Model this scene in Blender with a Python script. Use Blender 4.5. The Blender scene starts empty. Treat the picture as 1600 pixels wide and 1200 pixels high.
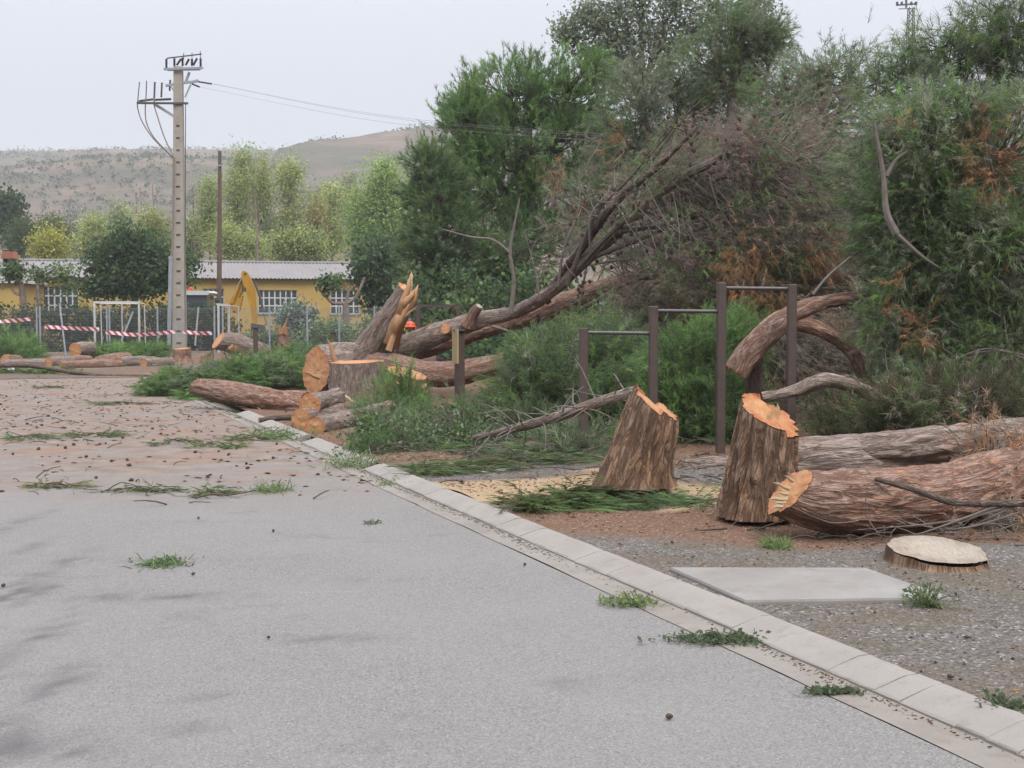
import bpy, math, random
import numpy as np
from mathutils import Vector, Matrix
R = np.random.default_rng(11)
random.seed(5)
SC = bpy.context.scene
C = SC.collection
PI = math.pi

# ------------------------------------------------------------------ camera, sky, sun, exposure
FPX = 2000.0                      # focal length in photo pixels (1600 wide)
EYE = 1.6
PITCH = math.atan(0.05)
cam_d = bpy.data.cameras.new('camera')
cam_d.sensor_width = 36.0
cam_d.lens = 36.0 * FPX / 1600.0
cam_d.clip_start = 0.1
cam_d.clip_end = 6000
cam = bpy.data.objects.new('camera', cam_d)
C.objects.link(cam)
cam.location = (0, 0, EYE)
cam.rotation_euler = (PI / 2 - PITCH, 0, 0)
SC.camera = cam
SC.view_settings.view_transform = 'Standard'
SC.view_settings.look = 'None'
SC.view_settings.exposure = 0.75
SC.view_settings.gamma = 1.0
SC.view_settings.use_curve_mapping = False

SUN_EL, SUN_ROT = math.radians(48), math.radians(155)
w = bpy.data.worlds.new('World')
SC.world = w
w.use_nodes = True
nt = w.node_tree
nt.nodes.clear()
wo = nt.nodes.new('ShaderNodeOutputWorld')
sky = nt.nodes.new('ShaderNodeTexSky')
sky.sky_type = 'NISHITA'
sky.sun_disc = False
sky.sun_elevation = SUN_EL
sky.sun_rotation = SUN_ROT
sky.dust_density = 3.0
bg1 = nt.nodes.new('ShaderNodeBackground')
bg1.inputs['Strength'].default_value = 0.05
nt.links.new(sky.outputs[0], bg1.inputs['Color'])
# even bright overcast deck, flat near the horizon and brighter overhead
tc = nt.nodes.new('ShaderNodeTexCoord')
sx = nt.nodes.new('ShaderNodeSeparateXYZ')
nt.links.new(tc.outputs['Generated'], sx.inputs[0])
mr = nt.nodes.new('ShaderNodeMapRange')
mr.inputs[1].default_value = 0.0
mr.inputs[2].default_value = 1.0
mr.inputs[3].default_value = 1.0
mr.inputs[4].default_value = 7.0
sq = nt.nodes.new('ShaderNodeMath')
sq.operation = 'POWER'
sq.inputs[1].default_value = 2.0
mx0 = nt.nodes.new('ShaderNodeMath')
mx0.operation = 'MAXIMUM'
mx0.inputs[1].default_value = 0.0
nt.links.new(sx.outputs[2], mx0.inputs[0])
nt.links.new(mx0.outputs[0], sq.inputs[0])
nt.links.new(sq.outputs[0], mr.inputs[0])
bg2 = nt.nodes.new('ShaderNodeBackground')
cn = nt.nodes.new('ShaderNodeTexNoise')
cn.inputs['Scale'].default_value = 2.2
cn.inputs['Detail'].default_value = 3
nt.links.new(tc.outputs['Generated'], cn.inputs['Vector'])
cr = nt.nodes.new('ShaderNodeMix')
cr.data_type = 'RGBA'
cr.inputs['A'].default_value = (.655, .685, .765, 1)
cr.inputs['B'].default_value = (.72, .735, .79, 1)
nt.links.new(cn.outputs['Fac'], cr.inputs['Factor'])
nt.links.new(cr.outputs['Result'], bg2.inputs['Color'])
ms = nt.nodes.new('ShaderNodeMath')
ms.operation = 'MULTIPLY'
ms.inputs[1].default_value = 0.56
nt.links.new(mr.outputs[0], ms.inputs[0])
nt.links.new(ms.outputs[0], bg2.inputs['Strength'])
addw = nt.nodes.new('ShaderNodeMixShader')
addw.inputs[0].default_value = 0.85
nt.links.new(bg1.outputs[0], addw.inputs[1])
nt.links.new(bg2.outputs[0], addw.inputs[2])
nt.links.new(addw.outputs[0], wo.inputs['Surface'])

sl = bpy.data.lights.new('sun', 'SUN')
sl.energy = 1.5
sl.angle = math.radians(25)
sl.color = (1.0, 0.965, 0.91)
so = bpy.data.objects.new('sun', sl)
C.objects.link(so)
sd = Vector((math.sin(SUN_ROT) * math.cos(SUN_EL), math.cos(SUN_ROT) * math.cos(SUN_EL), math.sin(SUN_EL)))
so.rotation_euler = sd.to_track_quat('Z', 'Y').to_euler()
so.location = (0, -20, 40)

# ------------------------------------------------------------------ geometry helpers
_c, _s = math.cos(PITCH), math.sin(PITCH)


def at(px, py, Y):
    """World point seen at photo pixel (px, py) at distance Y."""
    a = (px - 800) / FPX
    b = (600 - py) / FPX
    k = Y / (_c + b * _s)
    return np.array((a * k, Y, EYE + (-_s + b * _c) * k))


def gr(px, py, z=0.0):
    a = (px - 800) / FPX
    b = (600 - py) / FPX
    k = (z - EYE) / (-_s + b * _c)
    return np.array((a * k, (_c + b * _s) * k, z))


def unit(v):
    v = np.asarray(v, float)
    return v / np.maximum(np.linalg.norm(v, axis=-1, keepdims=True), 1e-9)


def _h(ix, iy, iz):
    n = (ix.astype(np.uint32) * np.uint32(374761393) + iy.astype(np.uint32) * np.uint32(668265263)
         + iz.astype(np.uint32) * np.uint32(2246822519))
    n = (n ^ (n >> np.uint32(13))) * np.uint32(1274126177)
    n = n ^ (n >> np.uint32(16))
    return (n & np.uint32(0xffff)).astype(float) / 65535.0


def vn(p):
    p = np.asarray(p, float)
    i = np.floor(p).astype(np.int64)
    f = p - i
    f = f * f * (3 - 2 * f)
    x, y, z = i[..., 0], i[..., 1], i[..., 2]
    fx, fy, fz = f[..., 0], f[..., 1], f[..., 2]
    def g(a, b, c):
        return _h(x + a, y + b, z + c)
    x00 = g(0, 0, 0) * (1 - fx) + g(1, 0, 0) * fx
    x10 = g(0, 1, 0) * (1 - fx) + g(1, 1, 0) * fx
    x01 = g(0, 0, 1) * (1 - fx) + g(1, 0, 1) * fx
    x11 = g(0, 1, 1) * (1 - fx) + g(1, 1, 1) * fx
    return (x00 * (1 - fy) + x10 * fy) * (1 - fz) + (x01 * (1 - fy) + x11 * fy) * fz


def fbm(p, o=4):
    p = np.asarray(p, float)
    s, a, t = 0, 1, 0
    for k in range(o):
        s = s + a * vn(p * 2 ** k + 17.3 * k)
        t += a
        a *= .5
    return s / t


def xyz(x, y, z=0):
    x = np.asarray(x, float)
    return np.stack(np.broadcast_arrays(x, y, z), -1).astype(float)


def worg(o):
    v = np.zeros(3)
    while o is not None:
        v += np.array(o.location)
        o = o.parent
    return v


def mk(name, V, F, mat, parent=None, smooth=False, attrs=None, col=None, local=False, loc=None):
    """One mesh object. V in world coordinates (or the parent's when local). F: array or list of arrays of faces."""
    V = np.asarray(V, float)
    if loc is not None:
        V = V - np.asarray(loc, float)
    elif parent is not None and not local:
        V = V - worg(parent)
    if isinstance(F, np.ndarray):
        F = [F]
    F = [np.asarray(f, np.int32) for f in F if len(f)]
    me = bpy.data.meshes.new(name)
    me.vertices.add(len(V))
    me.vertices.foreach_set('co', V.astype(np.float32).ravel())
    nl = sum(f.size for f in F)
    npoly = sum(len(f) for f in F)
    me.loops.add(nl)
    me.polygons.add(npoly)
    me.loops.foreach_set('vertex_index', np.concatenate([f.ravel() for f in F]))
    tot = np.concatenate([np.full(len(f), f.shape[1], np.int32) for f in F])
    st = np.concatenate([[0], np.cumsum(tot)[:-1]]).astype(np.int32)
    me.polygons.foreach_set('loop_start', st)
    me.polygons.foreach_set('loop_total', tot)
    me.polygons.foreach_set('use_smooth', np.full(npoly, bool(smooth)))
    me.update(calc_edges=True)
    if col is not None:
        a = me.color_attributes.new('Col', 'FLOAT_COLOR', 'POINT')
        cc = np.ones((len(V), 4), np.float32)
        cc[:, :3] = col
        a.data.foreach_set('color', cc.ravel())
    for k, v in (attrs or {}).items():
        v = np.asarray(v)
        if v.ndim == 2:
            a = me.attributes.new(k, 'FLOAT_VECTOR', 'POINT')
            a.data.foreach_set('vector', v.astype(np.float32).ravel())
            continue
        a = me.attributes.new(k, 'FLOAT', 'POINT')
        a.data.foreach_set('value', np.asarray(v, np.float32).ravel())
    me.materials.append(mat)
    o = bpy.data.objects.new(name, me)
    C.objects.link(o)
    if parent is not None:
        o.parent = parent
    if loc is not None:
        o.location = tuple(loc)
    return o


def thing(name, label, cat, loc=(0, 0, 0), rz=0, group=None):
    o = bpy.data.objects.new(name, None)
    o.empty_display_size = .2
    C.objects.link(o)
    o.location = tuple(loc)
    o.rotation_euler = (0, 0, rz)
    tag(o, label, cat, group)
    return o


def tag(o, label=None, cat=None, group=None, kind=None):
    if label:
        o['label'] = label
    if cat:
        o['category'] = cat
    if group:
        o['group'] = group
    if kind:
        o['kind'] = kind
    return o


def smooth_path(P, n):
    """Catmull-Rom through P (k, d), n samples."""
    P = np.asarray(P, float)
    k = len(P)
    if k == 2:
        t = np.linspace(0, 1, n)[:, None]
        return P[0] * (1 - t) + P[1] * t
    Q = np.vstack([2 * P[0] - P[1], P, 2 * P[-1] - P[-2]])
    t = np.linspace(0, k - 1 - 1e-6, n)
    i = t.astype(int)
    f = (t - i)[:, None]
    a, b, c, d = Q[i], Q[i + 1], Q[i + 2], Q[i + 3]
    return .5 * ((2 * b) + (-a + c) * f + (2 * a - 5 * b + 4 * c - d) * f ** 2 + (-a + 3 * b - 3 * c + d) * f ** 3)


def frames(P):
    T = unit(np.gradient(P, axis=0))
    up = np.array((0, 0, 1.)) if abs(T[0][2]) < .9 else np.array((1., 0, 0))
    N = np.zeros_like(P)
    n = up
    for i in range(len(P)):
        n = n - T[i] * np.dot(n, T[i])
        n = n / np.linalg.norm(n)
        N[i] = n
    return T, N, np.cross(T, N)


def gridfaces(nr, nc, wrap=True):
    i = np.arange(nr - 1)[:, None]
    j = np.arange(nc if wrap else nc - 1)[None, :]
    j2 = (j + 1) % nc
    return np.stack([i * nc + j, i * nc + j2, (i + 1) * nc + j2, (i + 1) * nc + j], -1).reshape(-1, 4)


class MB:
    """Collects boxes, bars and tubes into one mesh."""
    def __init__(s):
        s.V, s.Q, s.T, s.n = [], [], [], 0

    def add(s, V, Q=None, T=None):
        V = np.asarray(V, float)
        if Q is not None and len(Q):
            s.Q.append(np.asarray(Q) + s.n)
        if T is not None and len(T):
            s.T.append(np.asarray(T) + s.n)
        s.V.append(V)
        s.n += len(V)

    def box(s, x0, x1, y0, y1, z0, z1, M=None):
        V = np.array([(x, y, z) for z in (z0, z1) for y in (y0, y1) for x in (x0, x1)], float)
        if M is not None:
            V = V @ np.array(M)[:3, :3].T + np.array(M)[:3, 3]
        s.add(V, [(0, 2, 3, 1), (4, 5, 7, 6), (0, 1, 5, 4), (2, 6, 7, 3), (0, 4, 6, 2), (1, 3, 7, 5)])

    def bar(s, a, b, w, h=None, up=(0, 0, 1)):
        a, b = np.asarray(a, float), np.asarray(b, float)
        h = h or w
        d = unit(b - a)
        u = np.asarray(up, float)
        if abs(np.dot(d, u)) > .95:
            u = np.array((1., 0, 0))
        r = unit(np.cross(d, u))
        u = np.cross(r, d)
        V = np.array([p + r * w / 2 * i + u * h / 2 * j for p in (a, b) for i, j in ((-1, -1), (1, -1), (1, 1), (-1, 1))])
        s.add(V, [(0, 1, 5, 4), (1, 2, 6, 5), (2, 3, 7, 6), (3, 0, 4, 7), (3, 2, 1, 0), (4, 5, 6, 7)])

    def tube(s, P, rad, n=8, cap=True):
        P = np.asarray(P, float)
        rad = np.broadcast_to(np.asarray(rad, float), (len(P),))
        T, N, B = frames(P)
        th = np.arange(n) / n * 2 * PI
        V = P[:, None, :] + rad[:, None, None] * (np.cos(th)[None, :, None] * N[:, None, :] + np.sin(th)[None, :, None] * B[:, None, :])
        V = V.reshape(-1, 3)
        Q = gridfaces(len(P), n)
        t = []
        if cap:
            V = np.vstack([V, P[:1], P[-1:]])
            k = len(P) * n
            j = np.arange(n)
            t = np.vstack([np.stack([np.full(n, k), (j + 1) % n, j], -1),
                           np.stack([np.full(n, k + 1), k - n + j, k - n + (j + 1) % n], -1)])
        s.add(V, Q, t)

    def lathe(s, c, prof, n=16):
        """profile list of (r, z) about the vertical axis through c"""
        c = np.asarray(c, float)
        th = np.arange(n) / n * 2 * PI
        V = np.array([[(c[0] + r * math.cos(t), c[1] + r * math.sin(t), c[2] + z) for t in th] for r, z in prof]).reshape(-1, 3)
        s.add(V, gridfaces(len(prof), n))

    def prism(s, poly, y0, y1):
        """poly of (x, z) extruded from y0 to y1"""
        k = len(poly)
        V = [(x, y0, z) for x, z in poly] + [(x, y1, z) for x, z in poly]
        V += [(np.mean([p[0] for p in poly]), y0, np.mean([p[1] for p in poly])), (np.mean([p[0] for p in poly]), y1, np.mean([p[1] for p in poly]))]
        Q = [(i, (i + 1) % k, k + (i + 1) % k, k + i) for i in range(k)]
        T = [(2 * k, (i + 1) % k, i) for i in range(k)] + [(2 * k + 1, k + i, k + (i + 1) % k) for i in range(k)]
        s.add(V, Q, T)

    def build(s, name, mat, parent=None, **kw):
        F = []
        if s.Q:
            F.append(np.vstack(s.Q))
        if s.T:
            F.append(np.vstack(s.T))
        return mk(name, np.vstack(s.V), F, mat, parent, **kw)


# ------------------------------------------------------------------ materials
def newmat(name):
    m = bpy.data.materials.new(name)
    m.use_nodes = True
    n = m.node_tree
    b = n.nodes['Principled BSDF']
    return m, n, b


def nd(n, t, **kw):
    x = n.nodes.new(t)
    for k, v in kw.items():
        if k.startswith('i_'):
            x.inputs[k[2:].replace('_', ' ')].default_value = v
        else:
            setattr(x, k, v)
    return x


ALB = .58        # picked colours to real base colours under this exposure


def mixc(n, fac, a, b, mode='MIX'):
    x = n.nodes.new('ShaderNodeMix')
    x.data_type = 'RGBA'
    x.blend_type = mode
    for sock, v in (('Factor', fac), ('A', a), ('B', b)):
        if hasattr(v, 'is_linked') or isinstance(v, bpy.types.NodeSocket):
            n.links.new(v, x.inputs[sock])
        elif sock == 'Factor':
            x.inputs[sock].default_value = v
        else:
            x.inputs[sock].default_value = (*(c * ALB for c in v[:3]), 1)
    return x.outputs['Result']


def noise(n, vec, scale, detail=3, rough=.55, dist=0):
    x = nd(n, 'ShaderNodeTexNoise', i_Scale=scale, i_Detail=detail, i_Roughness=rough, i_Distortion=dist)
    if vec is not None:
        n.links.new(vec, x.inputs['Vector'])
    return x.outputs['Fac']


def ramp(n, fac, stops):
    x = nd(n, 'ShaderNodeValToRGB')
    e = x.color_ramp.elements
    while len(e) < len(stops):
        e.new(.5)
    for i, (p, c) in enumerate(stops):
        e[i].position = p
        e[i].color = (c, c, c, 1) if not hasattr(c, '__len__') else (*c, 1)
    n.links.new(fac, x.inputs[0])
    return x.outputs[0]


def mapped(n, vec, scale=(1, 1, 1), rot=(0, 0, 0)):
    x = nd(n, 'ShaderNodeMapping')
    x.inputs['Scale'].default_value = scale
    x.inputs['Rotation'].default_value = rot
    n.links.new(vec, x.inputs['Vector'])
    return x.outputs[0]


def wpos(n):
    return nd(n, 'ShaderNodeNewGeometry').outputs['Position']


def opos(n):
    return nd(n, 'ShaderNodeTexCoord').outputs['Object']


def attr(n, name):
    return nd(n, 'ShaderNodeAttribute', attribute_name=name)


def bump(n, b, h, strength=.4, dist=.02):
    x = nd(n, 'ShaderNodeBump', i_Strength=strength, i_Distance=dist)
    n.links.new(h, x.inputs['Height'])
    n.links.new(x.outputs[0], b.inputs['Normal'])


def simple(name, c1, c2=None, scale=6, rough=.7, metal=0, bumps=0, sp=.3):
    m, n, b = newmat(name)
    b.inputs['Roughness'].default_value = rough
    b.inputs['Metallic'].default_value = metal
    b.inputs['Specular IOR Level'].default_value = sp
    p = opos(n)
    f = noise(n, p, scale, 5, .65)
    f = ramp(n, f, [(.3, 0), (.7, 1)])
    col = mixc(n, f, c1, c2 or tuple(x * .75 for x in c1))
    n.links.new(col, b.inputs['Base Color'])
    if bumps:
        bump(n, b, noise(n, p, scale * 6, 4), bumps, .01)
    return m


def make_leaf():
    m = bpy.data.materials.new('foliage')
    m.use_nodes = True
    n = m.node_tree
    n.nodes.clear()
    out = nd(n, 'ShaderNodeOutputMaterial')
    a = attr(n, 'Col').outputs['Color']
    d = nd(n, 'ShaderNodeBsdfDiffuse')
    t = nd(n, 'ShaderNodeBsdfTranslucent')
    n.links.new(a, d.inputs[0])
    n.links.new(a, t.inputs[0])
    mx = nd(n, 'ShaderNodeMixShader')
    mx.inputs[0].default_value = .48
    n.links.new(d.outputs[0], mx.inputs[1])
    n.links.new(t.outputs[0], mx.inputs[2])
    n.links.new(mx.outputs[0], out.inputs[0])
    return m


LEAF = make_leaf()


def make_bark(name, grey, brown, red, redness=.5, scale=20., relief=0.):
    """furrowed pine bark: wandering long furrows and flaky plates, in the timber's own round-and-along coordinates"""
    m, n, b = newmat(name)
    b.inputs['Roughness'].default_value = .92
    b.inputs['Specular IOR Level'].default_value = .12
    p = opos(n)
    v = attr(n, 'bco').outputs['Vector']

    def furrow(sc, dist):
        f = noise(n, v, sc, 3, .6, dist)
        a = nd(n, 'ShaderNodeMath', operation='SUBTRACT')
        n.links.new(f, a.inputs[0])
        a.inputs[1].default_value = .5
        q = nd(n, 'ShaderNodeMath', operation='ABSOLUTE')
        n.links.new(a.outputs[0], q.inputs[0])
        return q.outputs[0]
    f1 = furrow(scale, .9)
    f2 = furrow(scale * 2.3, .6)
    vc = nd(n, 'ShaderNodeTexVoronoi', feature='F1', i_Scale=scale * 2.2)
    n.links.new(v, vc.inputs['Vector'])
    s3 = nd(n, 'ShaderNodeSeparateColor')
    n.links.new(vc.outputs['Color'], s3.inputs[0])
    big = ramp(n, noise(n, p, 1.9, 5, .65), [(.5 - .25 * redness - .08, 0), (.64, 1)])
    fine = noise(n, p, 60, 5, .75)
    plate = mixc(n, s3.outputs[0], tuple(x * .72 for x in grey), tuple(x * 1.12 for x in grey))
    plate = mixc(n, ramp(n, fine, [(.35, 0), (.7, .75)]), plate, tuple(x * .62 for x in grey))
    if redness > 0:
        mm = nd(n, 'ShaderNodeMath', operation='MULTIPLY')
        n.links.new(big, mm.inputs[0])
        n.links.new(ramp(n, s3.outputs[1], [(.1, .25), (.9, 1)]), mm.inputs[1])
        plate = mixc(n, mm.outputs[0], plate, red)
    col = mixc(n, ramp(n, f1, [(.012, 0), (.085, 1)]), brown, plate)
    col = mixc(n, ramp(n, f2, [(.01, .55), (.06, 0)]), col, brown)
    if relief:
        col = mixc(n, ramp(n, attr(n, 'plate').outputs['Fac'], [(.1, relief), (.5, 0)]), col, tuple(x * .8 for x in brown))
    n.links.new(col, b.inputs['Base Color'])
    h = nd(n, 'ShaderNodeMath', operation='ADD')
    n.links.new(ramp(n, f1, [(0, 0), (.13, 1)]), h.inputs[0])
    h2 = nd(n, 'ShaderNodeMath', operation='MULTIPLY_ADD')
    n.links.new(ramp(n, f2, [(0, 0), (.10, 1)]), h2.inputs[0])
    h2.inputs[1].default_value = .4
    n.links.new(fine, h2.inputs[2])
    n.links.new(h2.outputs[0], h.inputs[1])
    bump(n, b, h.outputs[0], .9, .014)
    return m


BARK_STUMP = make_bark('bark_stump', (.47, .355, .275), (.17, .10, .065), (.54, .29, .145), .8, 20, .6)
BARK_GREY = make_bark('bark_grey', (.58, .50, .45), (.25, .18, .145), (.50, .35, .27), .4, 19)
BARK_RED = make_bark('bark_red', (.54, .43, .37), (.25, .14, .10), (.60, .31, .195), .8, 19)
BARK_DARK = make_bark('bark_dark', (.33, .26, .225), (.13, .095, .08), (.31, .2, .15), .3, 18)


def make_cut(name, core, rim, pale, ringfreq=60):
    m, n, b = newmat(name)
    b.inputs['Roughness'].default_value = .75
    b.inputs['Specular IOR Level'].default_value = .2
    p = opos(n)
    r = attr(n, 'rad').outputs['Fac']
    j = noise(n, p, 5, 3)
    add = nd(n, 'ShaderNodeMath', operation='MULTIPLY_ADD')
    n.links.new(j, add.inputs[0])
    add.inputs[1].default_value = .18
    n.links.new(r, add.inputs[2])
    mu = nd(n, 'ShaderNodeMath', operation='MULTIPLY')
    mu.inputs[1].default_value = ringfreq
    n.links.new(add.outputs[0], mu.inputs[0])
    si = nd(n, 'ShaderNodeMath', operation='SINE')
    n.links.new(mu.outputs[0], si.inputs[0])
    base = mixc(n, ramp(n, add.outputs[0], [(.55, 0), (.95, 1)]), core, rim)
    base = mixc(n, ramp(n, noise(n, p, 7, 5, .7), [(.45, 0), (.75, .8)]), base, pale)
    col = mixc(n, ramp(n, si.outputs[0], [(.4, 0), (1, .22)]), base, tuple(x * .55 for x in core))
    streak = noise(n, mapped(n, p, (60, 9, 9), (.3, .5, .7)), 1, 4, .7)
    col = mixc(n, ramp(n, streak, [(.45, 0), (.72, .45)]), col, tuple(x * .62 for x in rim))
    col = mixc(n, ramp(n, noise(n, p, 11, 6, .75, 1.2), [(.60, 0), (.68, .5)]), col, tuple(x * .45 for x in rim))
    n.links.new(col, b.inputs['Base Color'])
    bump(n, b, streak, .5, .012)
    return m


CUT_ORANGE = make_cut('cut_wood_orange', (.66, .34, .16), (.56, .24, .11), (.72, .46, .26))
CUT_RED = make_cut('cut_wood_resin', (.58, .285, .115), (.48, .165, .065), (.66, .40, .20))
CUT_PALE = make_cut('cut_wood_weathered', (.47, .40, .31), (.36, .28, .21), (.53, .48, .42))
SPLINT = simple('splintered_wood', (.66, .41, .22), (.56, .29, .14), 22, .7, 0, .4)
SPLINT_PALE = simple('pale_splinter', (.76, .66, .48), (.72, .52, .28), 14, .7, 0, .4)
TWIG = simple('twig_bark', (.15, .115, .09), (.085, .065, .05), 9, .9)
TWIG_GREY = simple('dry_twig', (.27, .235, .205), (.17, .14, .12), 9, .9)


def make_asphalt():
    m, n, b = newmat('asphalt')
    b.inputs['Roughness'].default_value = .88
    b.inputs['Specular IOR Level'].default_value = .25
    p = wpos(n)
    # aggregate
    vo = nd(n, 'ShaderNodeTexVoronoi', i_Scale=135)
    n.links.new(p, vo.inputs['Vector'])
    stone = nd(n, 'ShaderNodeSeparateColor')
    n.links.new(vo.outputs['Color'], stone.inputs[0])
    base = mixc(n, ramp(n, stone.outputs[0], [(0, 0), (1, 1)]), (.188, .176, .163), (.325, .305, .284))
    base = mixc(n, ramp(n, stone.outputs[1], [(.93, 0), (.98, .6)]), base, (.50, .47, .43))
    base = mixc(n, ramp(n, stone.outputs[2], [(.9, 0), (.97, .6)]), base, (.09, .088, .09))
    lg = noise(n, p, .55, 5, .6)
    base = mixc(n, ramp(n, lg, [(.3, 0), (.75, .5)]), base, (.33, .312, .30))
    # tyre and oil stains, darker bitumen patches (own shape, streaked across)
    st = noise(n, mapped(n, p, (.8, 1.3, 1)), 1.1, 7, .72, .5)
    base = mixc(n, ramp(n, st, [(.58, 0), (.74, .5)]), base, (.13, .122, .12))
    base = mixc(n, attr(n, 'stain').outputs['Fac'], base, (.11, .104, .106))
    chalk = noise(n, mapped(n, p, (.5, 3, 1)), 1.4, 5, .7)
    base = mixc(n, ramp(n, chalk, [(.66, 0), (.76, .35)]), base, (.48, .465, .45))
    # dust, crushed needles and sawdust carried over the far half of the road
    dust = attr(n, 'dust').outputs['Fac']
    dn = noise(n, mapped(n, p, (.45, 1.3, 1)), 1.3, 6, .68)
    sm = nd(n, 'ShaderNodeMath', operation='MULTIPLY')
    n.links.new(dust, sm.inputs[0])
    n.links.new(ramp(n, dn, [(.32, 0), (.55, 1)]), sm.inputs[1])
    dcol = mixc(n, ramp(n, noise(n, p, 3.2, 5, .7), [(.38, 0), (.66, 1)]), (.20, .14, .105), (.35, .275, .22))
    base = mixc(n, sm.outputs[0], base, dcol)
    red = nd(n, 'ShaderNodeMath', operation='MULTIPLY')
    n.links.new(dust, red.inputs[0])
    n.links.new(ramp(n, noise(n, mapped(n, p, (.5, 1.2, 1)), 1.9, 5, .65), [(.50, 0), (.68, .8)]), red.inputs[1])
    base = mixc(n, red.outputs[0], base, (.34, .18, .115))
    # crack
    n.links.new(base, b.inputs['Base Color'])
    hh = nd(n, 'ShaderNodeMath', operation='ADD')
    n.links.new(vo.outputs['Distance'], hh.inputs[0])
    n.links.new(noise(n, p, 30, 4), hh.inputs[1])
    bump(n, b, hh.outputs[0], .55, .006)
    return m


def make_verge():
    m, n, b = newmat('verge_dirt')
    b.inputs['Roughness'].default_value = .95
    b.inputs['Specular IOR Level'].default_value = .1
    p = wpos(n)
    vo = nd(n, 'ShaderNodeTexVoronoi', i_Scale=62)
    n.links.new(p, vo.inputs['Vector'])
    sc = nd(n, 'ShaderNodeSeparateColor')
    n.links.new(vo.outputs['Color'], sc.inputs[0])
    g = mixc(n, sc.outputs[0], (.135, .115, .105), (.30, .27, .25))
    g = mixc(n, ramp(n, sc.outputs[1], [(.93, 0), (.97, .85)]), g, (.58, .55, .5))
    g = mixc(n, ramp(n, noise(n, p, 1.4, 5, .65), [(.42, 0), (.66, .75)]), g, (.20, .15, .095))
    g = mixc(n, ramp(n, noise(n, mapped(n, p, (1, 1.6, 1)), 2.3, 5, .6), [(.58, 0), (.72, .7)]), g, (.155, .165, .085))
    needle = mixc(n, noise(n, p, 45, 4, .75), (.13, .078, .052), (.36, .205, .135))
    needle = mixc(n, ramp(n, sc.outputs[2], [(.86, 0), (.94, .7)]), needle, (.52, .40, .29))
    an = attr(n, 'needle').outputs['Fac']
    g = mixc(n, an, g, needle)
    saw = mixc(n, ramp(n, noise(n, p, 55, 4, .75), [(.3, 0), (.7, 1)]), (.44, .29, .16), (.72, .54, .34))
    g = mixc(n, attr(n, 'saw').outputs['Fac'], g, saw)
    n.links.new(g, b.inputs['Base Color'])
    hh = nd(n, 'ShaderNodeMath', operation='ADD')
    n.links.new(vo.outputs['Distance'], hh.inputs[0])
    n.links.new(noise(n, p, 22, 5, .7), hh.inputs[1])
    bump(n, b, hh.outputs[0], .9, .02)
    return m


def make_concrete(name, c1, c2, sc=3.0, rust=None):
    m, n, b = newmat(name)
    b.inputs['Roughness'].default_value = .88
    b.inputs['Specular IOR Level'].default_value = .2
    p = wpos(n)
    col = mixc(n, ramp(n, noise(n, p, sc, 6, .68), [(.3, 0), (.7, 1)]), c1, c2)
    col = mixc(n, ramp(n, noise(n, p, 120, 3, .6), [(.55, 0), (.75, .4)]), col, tuple(x * .6 for x in c1))
    col = mixc(n, ramp(n, noise(n, p, sc * 3.1, 6, .7), [(.54, 0), (.74, .6)]), col, rust or tuple(x * .7 for x in c1))
    n.links.new(col, b.inputs['Base Color'])
    bump(n, b, noise(n, p, 70, 5, .7), .35, .006)
    return m


ASPHALT = make_asphalt()
VERGE = make_verge()
KERBM = make_concrete('kerb_concrete', (.33, .295, .26), (.405, .37, .332), 2.0, (.25, .21, .17))
GUTTER = make_concrete('gutter_concrete', (.27, .235, .20), (.36, .325, .285), 2.0, (.22, .165, .12))
SLABM = make_concrete('slab_concrete', (.27, .245, .22), (.40, .375, .345), 1.3, (.20, .175, .15))
POLEM = make_concrete('pole_concrete', (.42, .375, .31), (.53, .485, .42), .9)
POST = simple('brown_painted_steel', (.118, .082, .068), (.088, .062, .052), 8, .55, 0, .1)
BARM = simple('bare_steel_bar', (.17, .16, .16), (.11, .10, .10), 20, .45, .6)
GALV = simple('galvanised_steel', (.50, .53, .57), (.38, .41, .45), 5, .5, .3)
WIRE = simple('fence_wire', (.30, .32, .33), (.24, .25, .26), 5, .5, .4)
WHITE = simple('white_paint', (.78, .78, .76), (.64, .64, .62), 3, .5)
DARKM = simple('dark_metal', (.13, .125, .12), (.09, .085, .08), 6, .6, .2)
INSUL = simple('insulator_ceramic', (.058, .045, .052), (.04, .032, .038), 4, .4)
CABLE = simple('grey_cable', (.33, .27, .24), (.28, .23, .21), 2, .6)
WALLY = make_concrete('yellow_plaster', (.60, .405, .125), (.66, .46, .17), .8, (.52, .35, .12))
ROOFM = make_concrete('fibre_cement', (.29, .265, .255), (.35, .325, .318), .9)
GLASS = simple('window_glass', (.085, .095, .105), (.06, .07, .08), .6, .15, 0, 0, .5)
TERRA = simple('terracotta', (.42, .17, .10), (.34, .13, .08), 4, .8)
EXY = simple('excavator_yellow', (.66, .36, .025), (.50, .25, .03), 2.5, .5)
RUBBER = simple('black_rubber', (.03, .03, .03), (.045, .043, .04), 6, .85)
CHROME = simple('chrome_rod', (.62, .62, .62), (.5, .5, .5), 4, .25, .8)
WOODPOLE = simple('wood_pole', (.20, .13, .10), (.145, .098, .078), 3, .9)
PLY = simple('plywood_board', (.52, .40, .20), (.42, .32, .17), 5, .75)
HELMET = simple('orange_helmet', (.85, .11, .03), (.75, .09, .025), 4, .35)
VISY = simple('hivis_yellow', (.62, .85, .04), (.55, .76, .04), 4, .7)
REDC = simple('red_cloth', (.55, .04, .035), (.45, .035, .03), 6, .8)
SKIN = simple('skin', (.45, .22, .15), (.38, .18, .12), 6, .6)
TROUSER = simple('work_trousers', (.06, .07, .09), (.045, .05, .065), 8, .85)
CONEM = simple('pine_cone_brown', (.12, .075, .05), (.075, .05, .035), 20, .85)
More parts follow.
